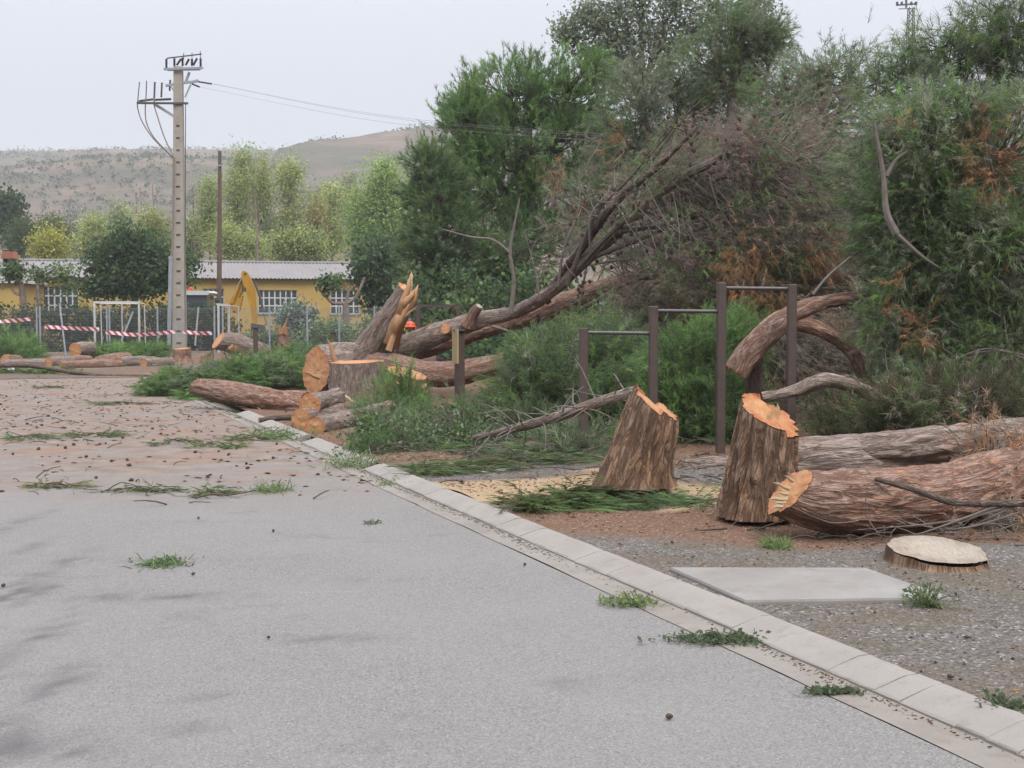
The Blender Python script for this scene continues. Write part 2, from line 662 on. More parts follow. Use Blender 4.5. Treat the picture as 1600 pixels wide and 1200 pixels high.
BOTTLE = simple('white_plastic', (.68, .70, .72), (.6, .62, .63), 4, .4)
LAMPO = simple('orange_beacon', (.85, .14, .02), (.75, .10, .02), 4, .3)


def make_tape():
    m, n, b = newmat('warning_tape')
    b.inputs['Roughness'].default_value = .45
    u = attr(n, 'u').outputs['Fac']
    v = attr(n, 'v').outputs['Fac']
    ad = nd(n, 'ShaderNodeMath', operation='MULTIPLY_ADD')
    n.links.new(v, ad.inputs[0])
    ad.inputs[1].default_value = .55
    n.links.new(u, ad.inputs[2])
    fr = nd(n, 'ShaderNodeMath', operation='FRACT')
    n.links.new(ad.outputs[0], fr.inputs[0])
    n.links.new(mixc(n, ramp(n, fr.outputs[0], [(.49, 0), (.51, 1)]), (.80, .78, .78), (.55, .03, .06)), b.inputs['Base Color'])
    return m


TAPE = make_tape()


def make_hill():
    m, n, b = newmat('hill_soil')
    b.inputs['Roughness'].default_value = 1
    b.inputs['Specular IOR Level'].default_value = 0
    p = wpos(n)
    band = noise(n, mapped(n, p, (.003, .01, .11)), 1, 6, .65, .5)
    col = mixc(n, ramp(n, band, [(.38, 0), (.55, .6), (.64, 1)]), (.12, .11, .085), (.33, .215, .16))
    col = mixc(n, ramp(n, noise(n, mapped(n, p, (.05, .05, .1)), 1, 6, .7), [(.44, 0), (.58, .75)]), col, (.085, .10, .06))
    col = mixc(n, ramp(n, noise(n, mapped(n, p, (.012, .012, .06)), 1, 5, .6), [(.58, 0), (.70, .8)]), col, (.38, .26, .20))
    st = noise(n, mapped(n, p, (.01, .02, .45)), 1, 5, .7, .8)
    col = mixc(n, ramp(n, st, [(.42, 0), (.6, .55)]), col, (.14, .12, .095))
    n.links.new(col, b.inputs['Base Color'])
    return m


HILL = make_hill()
GROUNDM = simple('field_soil', (.17, .145, .105), (.11, .115, .065), .25, 1)

# ------------------------------------------------------------------ the setting
# kerb frame: s along the kerb away from the camera, t to its right
K0 = gr(1600, 1187)[:2]
KU = unit(gr(484, 699)[:2] - K0)
KN = np.array((KU[1], -KU[0]))


def kst(s, t):
    s, t = np.broadcast_arrays(np.asarray(s, float), np.asarray(t, float))
    return K0[0] + KU[0] * s + KN[0] * t, K0[1] + KU[1] * s + KN[1] * t


def to_st(p):
    d = np.asarray(p)[..., :2] - K0
    return d @ KU, d @ KN


def bend(s):
    """the kerb line swings very slightly left far away"""
    return 0.0 * s


# ground to the horizon
g = 1500.0
xs = np.array([-g, -300, -60, -30, -12, 12, 60, 300, g])
ys = np.array([-60, 0, 20, 40, 60, 90, 150, 300, g])
X, Y = np.meshgrid(xs, ys)
tag(mk('ground', xyz(X.ravel(), Y.ravel(), -.03), gridfaces(len(ys), len(xs), False), GROUNDM), kind='structure')

# road sheet
sg = np.concatenate([np.arange(-9, -3, .5), np.arange(-3, 9, .09), np.arange(9, 34, .5)])
tg = np.concatenate([np.arange(-34, -8, 1.0), np.arange(-8, -.2, .09), [-.2]])
S, T = np.meshgrid(sg, tg, indexing='ij')
x, y = kst(S.ravel(), T.ravel())
dust = np.clip((y - 10.6) / 5.0, 0, 1)
dust = np.clip(dust * (.75 + .8 * fbm(xyz(x * .5, y * .5), 3)), 0, 1)
stain = np.zeros_like(x)
for (px, py, rx, ry, a) in ((25, 930, .16, .22, .8), (60, 925, .08, .35, .9), (200, 933, .55, .13, .75), (340, 932, .3, .08, .6), (30, 990, .3, .12, .6), (55, 1060, .22, .16, .7), (25, 1160, .28, .16, 1.), (110, 1180, .3, .10, .8),
                            (320, 1088, .14, .06, .8), (300, 1138, .16, .07, .9), (530, 998, .30, .09, .7), (420, 1000, .2, .05, .5), (560, 905, .5, .08, .35), (1000, 1000, .3, .08, .3), (330, 815, .6, .1, .4), (170, 875, .4, .07, .4), (640, 1120, .3, .06, .35), (62, 900, .09, .9, .9), (55, 1000, .08, .9, .9), (50, 1100, .08, .6, .8), (22, 820, .09, 1.1, .9), (40, 860, .08, .7, .8)):
    c = gr(px, py)
    stain += a * np.exp(-(((x - c[0]) / rx) ** 2 + ((y - c[1]) / ry) ** 2))
stain = np.clip(stain * 2.1 * np.clip(fbm(xyz(x * 9, y * 24), 5) - .28, 0, 1) - .05, 0, .8)
tag(mk('road', xyz(x, y, 0), gridfaces(len(sg), len(tg), False), ASPHALT, attrs={'dust': dust, 'stain': stain}), kind='structure')
# far dirt yard beyond the road end
sg = np.arange(33.5, 62, .6)
tg = np.arange(-45, 6, .8)
S, T = np.meshgrid(sg, tg, indexing='ij')
x, y = kst(S.ravel(), T.ravel())
z = .01 + .10 * fbm(xyz(x * .5, y * .5), 4) * np.clip((S.ravel() - 33.5) / 3, 0, 1)
tag(mk('dirt_yard', xyz(x, y, z), gridfaces(len(sg), len(tg), False), VERGE,
       attrs={'needle': np.clip(fbm(xyz(x * .6, y * .6), 3) * 2.2 - .55, 0, 1),
              'saw': np.clip(fbm(xyz(x * .9 + 40, y * .9), 3) * 4 - 2.5, 0, .7)}), kind='structure')

# concrete gutter strip between asphalt and kerb
sg = np.arange(-5, 34, .25)
x0, y0 = kst(sg, -.2 + .018 * (fbm(xyz(sg * 2.3, 3), 3) - .5) * 2)
x1, y1 = kst(sg, .03)
V = np.concatenate([xyz(x0, y0, .004), xyz(x1, y1, .004)])
n_ = len(sg)
i = np.arange(n_ - 1)
tag(mk('gutter', V, np.stack([i, n_ + i, n_ + i + 1, i + 1], -1), GUTTER), kind='structure')

# kerb: single stones with open joints
kerb = bpy.data.objects.new('kerb', None)
C.objects.link(kerb)
kx, ky = kst(0, 0)
kerb.location = (float(kx), float(ky), 0)
kerb.rotation_euler = (0, 0, math.atan2(KU[1], KU[0]))     # local x runs along the kerb, local -y to its right
tag(kerb, kind='structure')
PROF = [(0, -.05), (0, .014), (.010, .022), (.150, .062), (.175, .067), (.225, .068), (.236, .060), (.240, -.05)]


def kerbstone_mesh(L, seed):
    rr = np.random.default_rng(seed)
    nx = 5
    xs_ = np.array([0, .012, L / 2, L - .012, L])
    V = []
    for k, xx in enumerate(xs_):
        e = .0015 if k in (0, nx - 1) else 0
        for (t, z) in PROF:
            V.append((xx + rr.normal(0, .0012), -(t + rr.normal(0, .0016)), z - (e if z > 0 else 0) + rr.normal(0, .0012)))
    V = np.array(V)
    k = len(PROF)
    Q = gridfaces(nx, k, True)
    T_ = [(0, j + 1, j) for j in range(1, k - 1)] + [((nx - 1) * k, (nx - 1) * k + j, (nx - 1) * k + j + 1) for j in range(1, k - 1)]
    o = mk('kerb_stone', V, [Q[:, ::-1], np.array(T_)], KERBM, kerb, local=True)
    return o


protos = {}
s = -3.2
first = True
while s < 33:
    L = random.choice((.5, .5, .5, .34, .17)) if s > 1 else random.choice((.34, .17))
    if 9.45 < s < 9.8 or 12.35 < s < 13.2 or s > 18:
        s += L
        continue
    key = (L, random.randrange(4))
    if key not in protos:
        o = kerbstone_mesh(L - .002, hash(key) % 1000)
        protos[key] = o
    else:
        o = protos[key].copy()
        C.objects.link(o)
        o.parent = kerb
    o.location = (s, random.gauss(0, .0015), random.gauss(0, .0012))
    o.rotation_euler = (random.gauss(0, .003), random.gauss(0, .002), random.gauss(0, .002))
    s += L

# verge: dirt, gravel, needle litter and sawdust on the right of the kerb
sg = np.concatenate([np.arange(-5, 16, .11), np.arange(16, 62, .5)])
tg = np.concatenate([np.arange(.232, 9, .11), np.arange(9, 60, 1.0)])
S, T = np.meshgrid(sg, tg, indexing='ij')
vx, vy = kst(S.ravel(), T.ravel())


def blob(px, py, rx, ry):
    c = gr(px, py, .06)
    return np.exp(-(((vx - c[0]) / rx) ** 2 + ((vy - c[1]) / ry) ** 2))


vz = .050 + .035 * (fbm(xyz(vx * .8, vy * .8), 4) - .5) * np.clip(T.ravel() / .6, 0, 1) + .008 * (fbm(xyz(vx * 6, vy * 6), 3) - .5)
vz += .10 * blob(1180, 795, .55, .55) + .14 * blob(1000, 752, .9, .7) + .05 * blob(1480, 862, .8, .4) + .06 * blob(860, 770, .9, .5)
vz += np.clip(T.ravel() - 3, 0, 10) * .012
vf = fbm(xyz(vx * 1.5 + 9, vy * 1.5), 4)
ndl = np.clip((blob(1050, 815, 1.5, .55) + blob(1300, 835, 1.2, .6) + .85 * blob(860, 805, .9, .35) + blob(1500, 825, 1.0, .5) + .6 * blob(1360, 850, .7, .25)
               + np.clip((T.ravel() - 2.6) / 2.5, 0, 1) + np.clip((S.ravel() - 8) / 3, 0, .9)) * (.2 + 1.7 * vf), 0, 1)
ndl = np.clip((ndl - .30) * 1.9, 0, 1)
saw = np.clip((1.7 * blob(860, 772, 1.2, .5) + 1.6 * blob(740, 772, .5, .35) + 1.4 * blob(950, 785, .7, .25) + 1.3 * blob(1080, 775, .8, .35) + 1.1 * blob(1090, 797, .5, .12) + 1.2 * blob(720, 760, .5, .5) + .9 * blob(960, 745, .5, .5)
               + .8 * blob(620, 650, .9, 1.5)) * (.25 + 1.5 * fbm(xyz(vx * 2.1, vy * 2.1 + 5), 4)) - .35, 0, 1)
saw = np.clip(saw * 3.2, 0, .95)
tag(mk('verge', xyz(vx, vy, vz), gridfaces(len(sg), len(tg), False), VERGE, smooth=True, attrs={'needle': ndl, 'saw': saw}), kind='structure')


sg_v, tg_v = sg, tg


def vheight(x, y):
    s_, t_ = to_st(np.array((x, y)))
    if t_ < .24 or s_ > 60 or s_ < -5 or t_ > 58:
        return 0.0
    i = int(np.argmin(abs(sg_v - s_)))
    j = int(np.argmin(abs(tg_v - t_)))
    return float(vz[i * len(tg_v) + j])


def vg(px, py):
    """verge ground point under a photo pixel"""
    p = gr(px, py, .06)
    for _ in range(3):
        p = gr(px, py, vheight(p[0], p[1]))
    return p


# hills
def hill(name, xs, ys, fz):
    X, Y = np.meshgrid(xs, ys)
    Z = fz(X, Y)
    tag(mk(name, xyz(X.ravel(), Y.ravel(), Z.ravel()), gridfaces(len(ys), len(xs), False), HILL, smooth=True), kind='structure')


def sst(a, b, x):
    t = np.clip((x - a) / (b - a), 0, 1)
    return t * t * (3 - 2 * t)


def left_hill(X, Y):
    n = fbm(xyz(X * .012, Y * .012), 5) - .5
    z = 22 * sst(260, 330, Y) + 14 * sst(400, 440, Y + 40 * n) + 46 * sst(470, 640, Y + 100 * n) + 45 * sst(780, 905, Y + 25 * n)
    z = z + n * 9 * sst(250, 420, Y) * (1 - .9 * sst(760, 900, Y)) + 7 * (np.abs(fbm(xyz(X * .03, Y * .012), 3) - .5)) * sst(300, 480, Y) * (1 - sst(840, 900, Y))
    z = z * .945
    return np.maximum(z - 4 + 4 * sst(240, 262, Y) - 90 * sst(1000, 1300, Y), -5)


def mesa(X, Y):
    n = fbm(xyz(X * .016 + 5, Y * .016), 5) - .5
    edge = sst(-155, -108, X + 30 * n)
    z = 26 * sst(300, 380, Y) + 34 * sst(400, 560, Y + 90 * n) + 46 * sst(560, 690, Y + 80 * n)
    z = z * (edge * .93 + .07) + n * 9 * sst(300, 450, Y) + 16 * (np.abs(fbm(xyz(X * .035, Y * .014), 3) - .5)) * sst(320, 480, Y) * (1 - sst(650, 700, Y)) + 7 * sst(-110, -20, X) * sst(600, 700, Y)
    z = z * .91
    return np.maximum(z - 5 + 5 * sst(240, 290, Y) - 80 * sst(820, 1000, Y), -5.5)


hill('hill', np.arange(-900, 500, 9.0), np.arange(240, 1300, 9.0), left_hill)
hill('hill', np.arange(-220, 700, 8.0), np.arange(241, 1000, 8.0), mesa)

# the hazy air over the valley
m_h = bpy.data.materials.new('haze_air')
m_h.use_nodes = True
n_h = m_h.node_tree
n_h.nodes.clear()
ho = nd(n_h, 'ShaderNodeOutputMaterial')
hv = nd(n_h, 'ShaderNodeVolumePrincipled')
hv.inputs['Color'].default_value = (.97, .98, 1, 1)
hv.inputs['Density'].default_value = .0004
hv.inputs['Anisotropy'].default_value = 0
n_h.links.new(hv.outputs[0], ho.inputs['Volume'])
hb = MB()
hb.box(-1510, 1510, -70, 1510, -7, 140)
tag(hb.build('haze', m_h), kind='stuff')

# ------------------------------------------------------------------ wood builders
def log_part(parent, path, radii, na=40, nl=50, amp=.02, kc=13., kl=3.2, mat=None, cuts=(0, 0), tilt=(0, 0), cutmat=None,
             name='bark', seed=0., rough=.02, knots=0):
    """A bark-covered round timber along a path; cuts=(start, end) adds sawn faces as parts of their own."""
    mat = mat or BARK_GREY
    P = smooth_path(path, nl)
    k = len(radii)
    rad = np.interp(np.linspace(0, k - 1, nl), np.arange(k), radii)
    T, N, B = frames(P)
    L = np.concatenate([[0], np.cumsum(np.linalg.norm(np.diff(P, axis=0), axis=1))])
    th = np.arange(na) / na * 2 * PI
    ct, sn = np.cos(th), np.sin(th)
    r0 = rad.mean()
    q = np.stack([np.broadcast_to(ct * r0 * kc, (nl, na)), np.broadcast_to(sn * r0 * kc, (nl, na)), np.broadcast_to((L * kl)[:, None], (nl, na))], -1) + seed
    n1 = vn(q + (fbm(q * .6, 2)[..., None] - .5) * 1.6)
    n2 = vn(q * 2.1 + 31)
    pl = sst(.28, .62, n1 * .7 + n2 * .3)
    lump = (fbm(np.stack([np.broadcast_to(ct * 1.5, (nl, na)), np.broadcast_to(sn * 1.5, (nl, na)), np.broadcast_to((L * 1.1 / max(r0, .05) * .3)[:, None], (nl, na))], -1) + seed * 3, 3) - .5)
    rr = rad[:, None] * (1 + .22 * lump) + amp * (pl - .6) + amp * .5 * (n2 - .5)
    V = P[:, None] + rr[..., None] * (ct[None, :, None] * N[:, None] + sn[None, :, None] * B[:, None])
    for e, (ti, end) in enumerate(((tilt[0], 0), (tilt[1], -1))):
        if ti:
            d = np.abs(L - L[end])
            wgt = np.clip(1 - d / (3 * r0), 0, 1) ** 1.0
            tz, ty = ti if hasattr(ti, '__len__') else (ti, 0)
            off = ((V - P[:, None]) @ np.array((0, -ty, tz)))
            V = V + (off * wgt[:, None])[..., None] * T[:, None]
    o = mk(name, V.reshape(-1, 3), gridfaces(nl, na), mat, parent, smooth=True, attrs={'bco': np.stack([np.broadcast_to(ct * r0, (nl, na)), np.broadcast_to(sn * r0, (nl, na)), np.broadcast_to((L * .19)[:, None], (nl, na))], -1).reshape(-1, 3) + seed})
    for e, i in ((0, 0), (1, -1)):
        if cuts[e]:
            ring = V[i]
            c = ring.mean(0)
            rho = np.array([1, .96, .8, .6, .4, .2])
            W = c + (ring[None] - c) * rho[:, None, None]
            sgn = -1 if e == 0 else 1
            bumpv = (fbm(W.reshape(-1, 3) * 14, 3).reshape(W.shape[:2]) - .5) * rough * 2
            bumpv[0] = 0
            W = W + T[i] * sgn * (.004 + bumpv[..., None])
            W = np.vstack([W.reshape(-1, 3), (c + T[i] * sgn * .006)[None]])
            F1 = gridfaces(len(rho), na)
            kk = len(rho) * na
            j = np.arange(na)
            F2 = np.stack([kk - na + j, kk - na + (j + 1) % na, np.full(na, kk)], -1)
            mk('cut_face', W, [F1, F2], cutmat or CUT_ORANGE, parent,
               attrs={'rad': np.concatenate([np.repeat(rho, na), [0]])})
    return o, P, rad


def make_log(name, label, path, radii, group=None, **kw):
    base = np.mean(np.asarray(path, float), 0)
    base[2] = max(0, min(p[2] for p in path) - radii[0])
    t = thing(name, label, 'log', base, group=group)
    kw.setdefault('cuts', (1, 1))
    log_part(t, path, radii, **kw)
    return t


def splinters(parent, items, mat=None, name='splinter'):
    """each item: base, tip, width -> one torn sliver (own mesh)"""
    for (a, b, wd) in items:
        a, b = np.asarray(a, float), np.asarray(b, float)
        m = MB()
        d = unit(b - a)
        r = unit(np.cross(d, (0, 1, .15)))
        u = np.cross(r, d)
        L = np.linalg.norm(b - a)
        pts = []
        for f, ww, off in ((0, 1, 0), (.35, .8, .1), (.7, .5, -.08), (1, .06, .12)):
            c = a + d * L * f + r * off * wd
            pts += [c - r * wd * ww / 2, c + u * wd * ww * .22, c + r * wd * ww / 2, c - u * wd * ww * .22]
        m.add(np.array(pts), np.vstack([gridfaces(4, 4), [(3, 2, 1, 0), (12, 13, 14, 15)]]))
        m.build(name, mat or SPLINT, parent, smooth=wd > .15)


def stump(name, label, base, H, r0, r1, lean, slope, flare=.35, na=110, nz=80, amp=.035, kc=11., kl=2.2, mat=None, cutmat=None,
          step=None, seed=0., topr=.012, flat=1.0, cat='stump'):
    """Standing stump: flared bark, slanted sawn top given by slope (dz per metre in x and y); step = (axis angle, offset, drop)."""
    base = np.asarray(base, float)
    t = thing(name, label, cat, base)
    th = np.arange(na) / na * 2 * PI
    ct, sn = np.cos(th), np.sin(th)
    lump = 1 + .16 * (fbm(xyz(ct * 1.4 + seed, sn * 1.4, seed), 3) - .5) * 2

    def zt(x, y):
        z = H + slope[0] * x + slope[1] * y
        if step:
            d = x * math.cos(step[0]) + y * math.sin(step[0]) - step[1] - .05 * (fbm(xyz(x * 9, y * 9, 1), 2) - .5)
            z = z - step[2] * sst(-.012, .02, d)
        return z
    tt = np.linspace(0, 1, nz)
    hx, hy = ct * r1, sn * r1
    ht = zt(hx, hy)
    Z = tt[:, None] * ht[None, :]
    f = np.clip(Z / H, 0, 1.3)
    rad = r1 + (r0 - r1) * (1 - f) + flare * r0 * np.exp(-f * 9) * (.55 + .9 * vn(xyz(ct * 2.3 + seed, sn * 2.3, 4.)))[None, :]
    q = np.stack([np.broadcast_to(ct * r1 * kc, Z.shape), np.broadcast_to(sn * r1 * kc, Z.shape), Z * kl], -1) + seed
    n1 = vn(q + (fbm(q * .7, 2)[..., None] - .5) * 1.5)
    n2 = vn(q * np.array((2.2, 2.2, 3.0)) + 9)
    ridge = 1 - np.abs(2 * n1 - 1)
    pl = sst(.12, .55, (1 - ridge) * .75 + n2 * .25)
    rad = rad * lump[None, :] + amp * (pl - .65) + amp * .35 * (n2 - .5)
    X = base[0] + lean[0] * Z + rad * ct
    Y = base[1] + lean[1] * Z + rad * sn * flat
    mk('bark', xyz(X, Y, base[2] - .03 + Z + .03 * f).reshape(-1, 3), gridfaces(nz, na), mat or BARK_STUMP, t, smooth=True, attrs={'bco': np.stack([np.broadcast_to(ct * r1, Z.shape), np.broadcast_to(sn * r1, Z.shape), Z * .18], -1).reshape(-1, 3) + seed, 'plate': pl.ravel()})
    rho = np.array([1, .97, .93, .87, .8, .72, .64, .55, .45, .35, .25, .15, .07])
    lx, ly = (rad[-1] * ct)[None] * rho[:, None], (rad[-1] * sn * flat)[None] * rho[:, None]
    z = zt(lx, ly)
    z0 = Z[-1]
    z[0] = z0
    z = z + topr * (fbm(xyz(lx * 12, ly * 12, seed), 4) - .5) * 2 * np.clip((1 - rho) * 8, 0, 1)[:, None]
    W = xyz(base[0] + lean[0] * z + lx, base[1] + lean[1] * z + ly, base[2] + z + .004).reshape(-1, 3)
    c = W[-na:].mean(0)
    W = np.vstack([W, c[None]])
    kk = len(rho) * na
    j = np.arange(na)
    mk('cut_face', W, [gridfaces(len(rho), na), np.stack([kk - na + j, kk - na + (j + 1) % na, np.full(na, kk)], -1)], cutmat or CUT_ORANGE, t,
       attrs={'rad': np.concatenate([np.repeat(rho, na), [0]])})
    return t


# ------------------------------------------------------------------ foliage builders
PG = [(.125, .190, .072), (.102, .160, .066), (.145, .208, .078), (.115, .170, .085)]
PBRIGHT = [(.140, .238, .070), (.118, .208, .066), (.162, .252, .085)]
PGREY = [(.190, .205, .145), (.160, .178, .122), (.210, .218, .158), (.145, .190, .104)]
PBROWN = [(.290, .225, .178), (.230, .190, .150), (.200, .192, .132), (.31, .225, .155), (.25, .22, .19)]
PORANGE = [(.38, .185, .10), (.32, .16, .085), (.38, .22, .12)]
DARKG = [(.075, .115, .062), (.062, .100, .055), (.092, .132, .068)]
YELG = [(.32, .36, .12), (.26, .31, .115), (.36, .37, .135), (.22, .285, .11)]
POPG = [(.190, .225, .145), (.160, .198, .125), (.215, .24, .168)]
GREYG = [(.25, .285, .24), (.21, .25, .20)]


def randunit(n):
    return unit(R.normal(size=(n, 3)))


def palette(cols, n):
    c = np.asarray(cols)[R.integers(0, len(cols), n)] * 1.05
    return c * np.clip(1 + R.normal(0, .24, (n, 1)), .4, 1.7)


def blades(P, D, Lw, n, nl, w, ang, col, sag=.0, flatz=1.):
    """needles: n thin blades along each twig (P, D unit, Lw length)"""
    m = len(P)
    if m == 0:
        return np.zeros((0, 3)), np.zeros((0, 3), int), np.zeros((0, 3))
    idx = np.repeat(np.arange(m), n)
    u = R.random(m * n)
    b = P[idx] + D[idx] * (Lw[idx] * u)[:, None]
    r = unit(np.cross(D[idx], randunit(m * n)))
    a = np.clip(R.normal(ang, .2, m * n), .1, 1.4)[:, None]
    d = unit(D[idx] * np.cos(a) + r * np.sin(a) + np.array((0, 0, -sag)))
    if flatz != 1:
        d = unit(d * (1, 1, flatz))
    ln = (nl * R.uniform(.65, 1.25, m * n))[:, None]
    sd = unit(np.cross(d, randunit(m * n)))
    V = np.stack([b - sd * w / 2, b + sd * w / 2, b + d * ln], 1).reshape(-1, 3)
    F = np.arange(m * n * 3).reshape(-1, 3)
    c = np.repeat(col[idx] * R.uniform(.8, 1.2, (m * n, 1)), 3, 0)
    return V, F, c


def leafquads(P, size, col, flat=0.0):
    n = len(P)
    a = randunit(n)
    if flat:
        a[:, 2] *= (1 - flat)
        a = unit(a)
    b = unit(np.cross(a, randunit(n)))
    s = (size * R.uniform(.6, 1.3, n))[:, None]
    V = np.stack([P - a * s * .5, P + b * s * .33, P + a * s * .5, P - b * s * .33], 1).reshape(-1, 3)
    return V, np.arange(n * 4).reshape(-1, 4), np.repeat(col, 4, 0)


def sample_lobes(lobes, n, shell=.5):
    wts = np.array([l[2] if len(l) > 2 else np.prod(l[1]) ** (2 / 3) for l in lobes], float)
    k = R.choice(len(lobes), n, p=wts / wts.sum())
    Cn = np.array([l[0] for l in lobes])[k]
    Rd = np.array([l[1] for l in lobes])[k]
    d = randunit(n)
    rr = shell + (1 - shell) * np.sqrt(R.random(n))
    return Cn + d * Rd * rr[:, None], d


def pxlobe(px, py, d, rx, ry, rd=None, wt=None):
    """ellipsoid lobe: photo centre, distance, radii in photo pixels (depth radius in metres)"""
    k = d / FPX
    r = (rx * k, rd if rd else (rx + ry) * .5 * k, ry * k)
    l = (at(px, py, d), r)
    return l + (wt,) if wt else l


def branches(src, tips, br, arch=.15, n=5, tw=.006, sides=4):
    m = MB()
    tang = np.zeros_like(tips)
    for i, t in enumerate(tips):
        dd = np.linalg.norm(src - t, axis=1) + .8 * np.clip(src[:, 2] - t[2], 0, 9) + R.normal(0, .25, len(src)) * 1.0
        s = src[int(np.argmin(dd))]
        L = np.linalg.norm(t - s)
        mid = (s + t) / 2 + R.normal(0, .07, 3) * L + np.array((0, 0, -arch * L))
        P = smooth_path([s, mid, t], n)
        m.tube(P, np.linspace(br * min(1, .35 + L / 3), tw, n), sides, False)
        tang[i] = unit(t - mid)
    return m, tang


def crown(root, src, lobes, nb, tw, nn, nl, nw, cols, twl=.3, rc=.25, up=.4, out=.5, rnd=.55, br=.03, sag=.05, ang=.55, arch=.12,
          bark=None, shell=.5, accent=None, zmin=.03, name='needles', bname='branches', tilt=None, draw_br=True, flatz=1.):
    nn, nw = int(nn * .68), nw * 1.26
    src = np.asarray(src, float)
    tips, dirs = sample_lobes(lobes, nb, shell)
    tips[:, 2] = np.maximum(tips[:, 2], zmin)
    m, tang = branches(src, tips, br, arch)
    k = np.repeat(np.arange(nb), tw)
    P = tips[k] + R.normal(0, rc * .55, (nb * tw, 3))
    D = unit(tang[k] * .6 + dirs[k] * out + R.normal(0, rnd, (nb * tw, 3)) + np.array((0, 0, up)) + (np.array(tilt) if tilt is not None else 0))
    if flatz != 1:
        D = unit(D * (1, 1, flatz))
        P[:, 2] = tips[k][:, 2] + (P[:, 2] - tips[k][:, 2]) * flatz
    P[:, 2] = np.maximum(P[:, 2], zmin)
    cc = palette(cols, nb)
    if accent:
        sel = R.random(nb) < accent[1]
        cc[sel] = palette(accent[0], int(sel.sum()))
    col = cc[k] * R.uniform(.82, 1.18, (nb * tw, 1))
    Lw = twl * R.uniform(.6, 1.3, nb * tw)
    # twigs themselves
    e = P + D * Lw[:, None]
    sd = unit(np.cross(D, randunit(len(P)))) * .004
    m.add(np.stack([P - sd, P + sd, e], 1).reshape(-1, 3), None, np.arange(len(P) * 3).reshape(-1, 3))
    if draw_br:
        tag(m.build(bname, bark or TWIG, root), kind='stuff')
    V, F, c = blades(P, D, Lw, nn, nl, nw, ang, col, sag, flatz)
    V[:, 2] = np.maximum(V[:, 2], zmin * .5)
    return tag(mk(name, V, F, LEAF, root, col=c), kind='stuff')


def leaf_crown(root, src, lobes, nb, per, size, cols, rc=.5, br=.03, shell=.3, arch=-.05, bark=None, name='leaves', accent=None, flat=0., zmin=.05, vary=.25):
    src = np.asarray(src, float)
    tips, dirs = sample_lobes(lobes, nb, shell)
    tips[:, 2] = np.maximum(tips[:, 2], zmin)
    m, tang = branches(src, tips, br, arch, 5, .008, 3)
    tag(m.build('branches', bark or TWIG, root), kind='stuff')
    k = np.repeat(np.arange(nb), per)
    P = tips[k] + R.normal(0, 1, (nb * per, 3)) * rc * .5
    P -= tang[k] * (R.random((nb * per, 1)) * rc)
    P[:, 2] = np.maximum(P[:, 2], zmin)
    cc = palette(cols, nb)
    if accent:
        sel = R.random(nb) < accent[1]
        cc[sel] = palette(accent[0], int(sel.sum()))
    V, F, c = leafquads(P, size, cc[k] * R.uniform(1 - vary, 1 + vary, (nb * per, 1)), flat)
    return tag(mk(name, V, F, LEAF, root, col=c), kind='stuff')


def trunk(root, path, radii, mat=None, na=14, nl=24, amp=.015):
    o, P, rad = log_part(root, path, radii, na, nl, amp, mat=mat or BARK_DARK, name='trunk', seed=float(R.random() * 50))
    return P


# ------------------------------------------------------------------ foreground stumps
low = vg(1462, 872)
stump('tree_stump', 'low pale weathered stump sawn near the ground in the right foreground', low, .058, .33, .315, (0, 0), (-.03, .11), .12,
      amp=.012, kc=14, kl=4, cutmat=CUT_PALE, na=200, seed=3.1, topr=.018, flat=.95, nz=30)
b2 = vg(1182, 800)
st2 = stump('tree_stump', 'upright thick-barked stump with slanted orange cut face beside the long red trunk', b2, .77, .285, .225, (.13, .0), (-.36, .46), .06,
            amp=.034, kc=22, kl=2.6, na=200, nz=105, cutmat=CUT_RED, seed=8.2, topr=.02, step=(math.radians(20), .02, .05))
tp2 = b2 + (.13 * .77 + .02, 0, .80)
splinters(st2, [(tp2 + (.02 * k - .05, -.14 + .045 * k, -.06 - .012 * k + .02 * (k % 2)), tp2 + (.02 * k - .045, -.14 + .045 * k, -.005 + .02 * (k % 3)), .05) for k in range(7)], SPLINT)
b3 = vg(990, 752)
st3 = stump('tree_stump', 'leaning grey stump with steep cut and splintered hinge beside the sawdust patch', b3, .66, .355, .245, (.25, .02), (-.72, .12), .12,
            amp=.040, kc=19, kl=2.3, na=200, nz=105, cutmat=CUT_ORANGE, seed=21.7, topr=.015, step=(0, .06, -.05))
top3 = at(1040, 650, 12.8)
splinters(st3, [(top3 + (dx, dy, -.03), top3 + (dx + .01, dy, h), .035) for dx, dy, h in ((-.05, .02, .10), (-.03, -.01, .13), (0, .03, .09), (.03, 0, .07), (.06, .02, .05))], SPLINT)
# thin stem still hinged on the leaning stump
t = thing('leaning_stem', 'thin bare stem sloping down leftwards from the top of the leaning grey stump', 'branch', vg(790, 690))
_, P, _ = log_part(t, [at(996, 609, 12.95), at(940, 627, 13.1), at(880, 648, 13.4), at(810, 668, 13.9), at(740, 684, 14.6)], [.055, .06, .055, .045, .03], 14, 40, .008, mat=BARK_GREY, cuts=(1, 0))
m = MB()
for k in range(46):
    p = P[R.integers(3, 39)]
    d = unit(R.normal(0, 1, 3) + np.array((-.5, 0, .1)))
    L = R.uniform(.2, .7)
    m.tube(smooth_path([p, p + d * L * .5 + R.normal(0, .05, 3), p + d * L + np.array((0, 0, -.15 * L))], 5), np.linspace(.009, .003, 5), 4, False)
tag(m.build('dry_twigs', TWIG_GREY, t), kind='stuff')

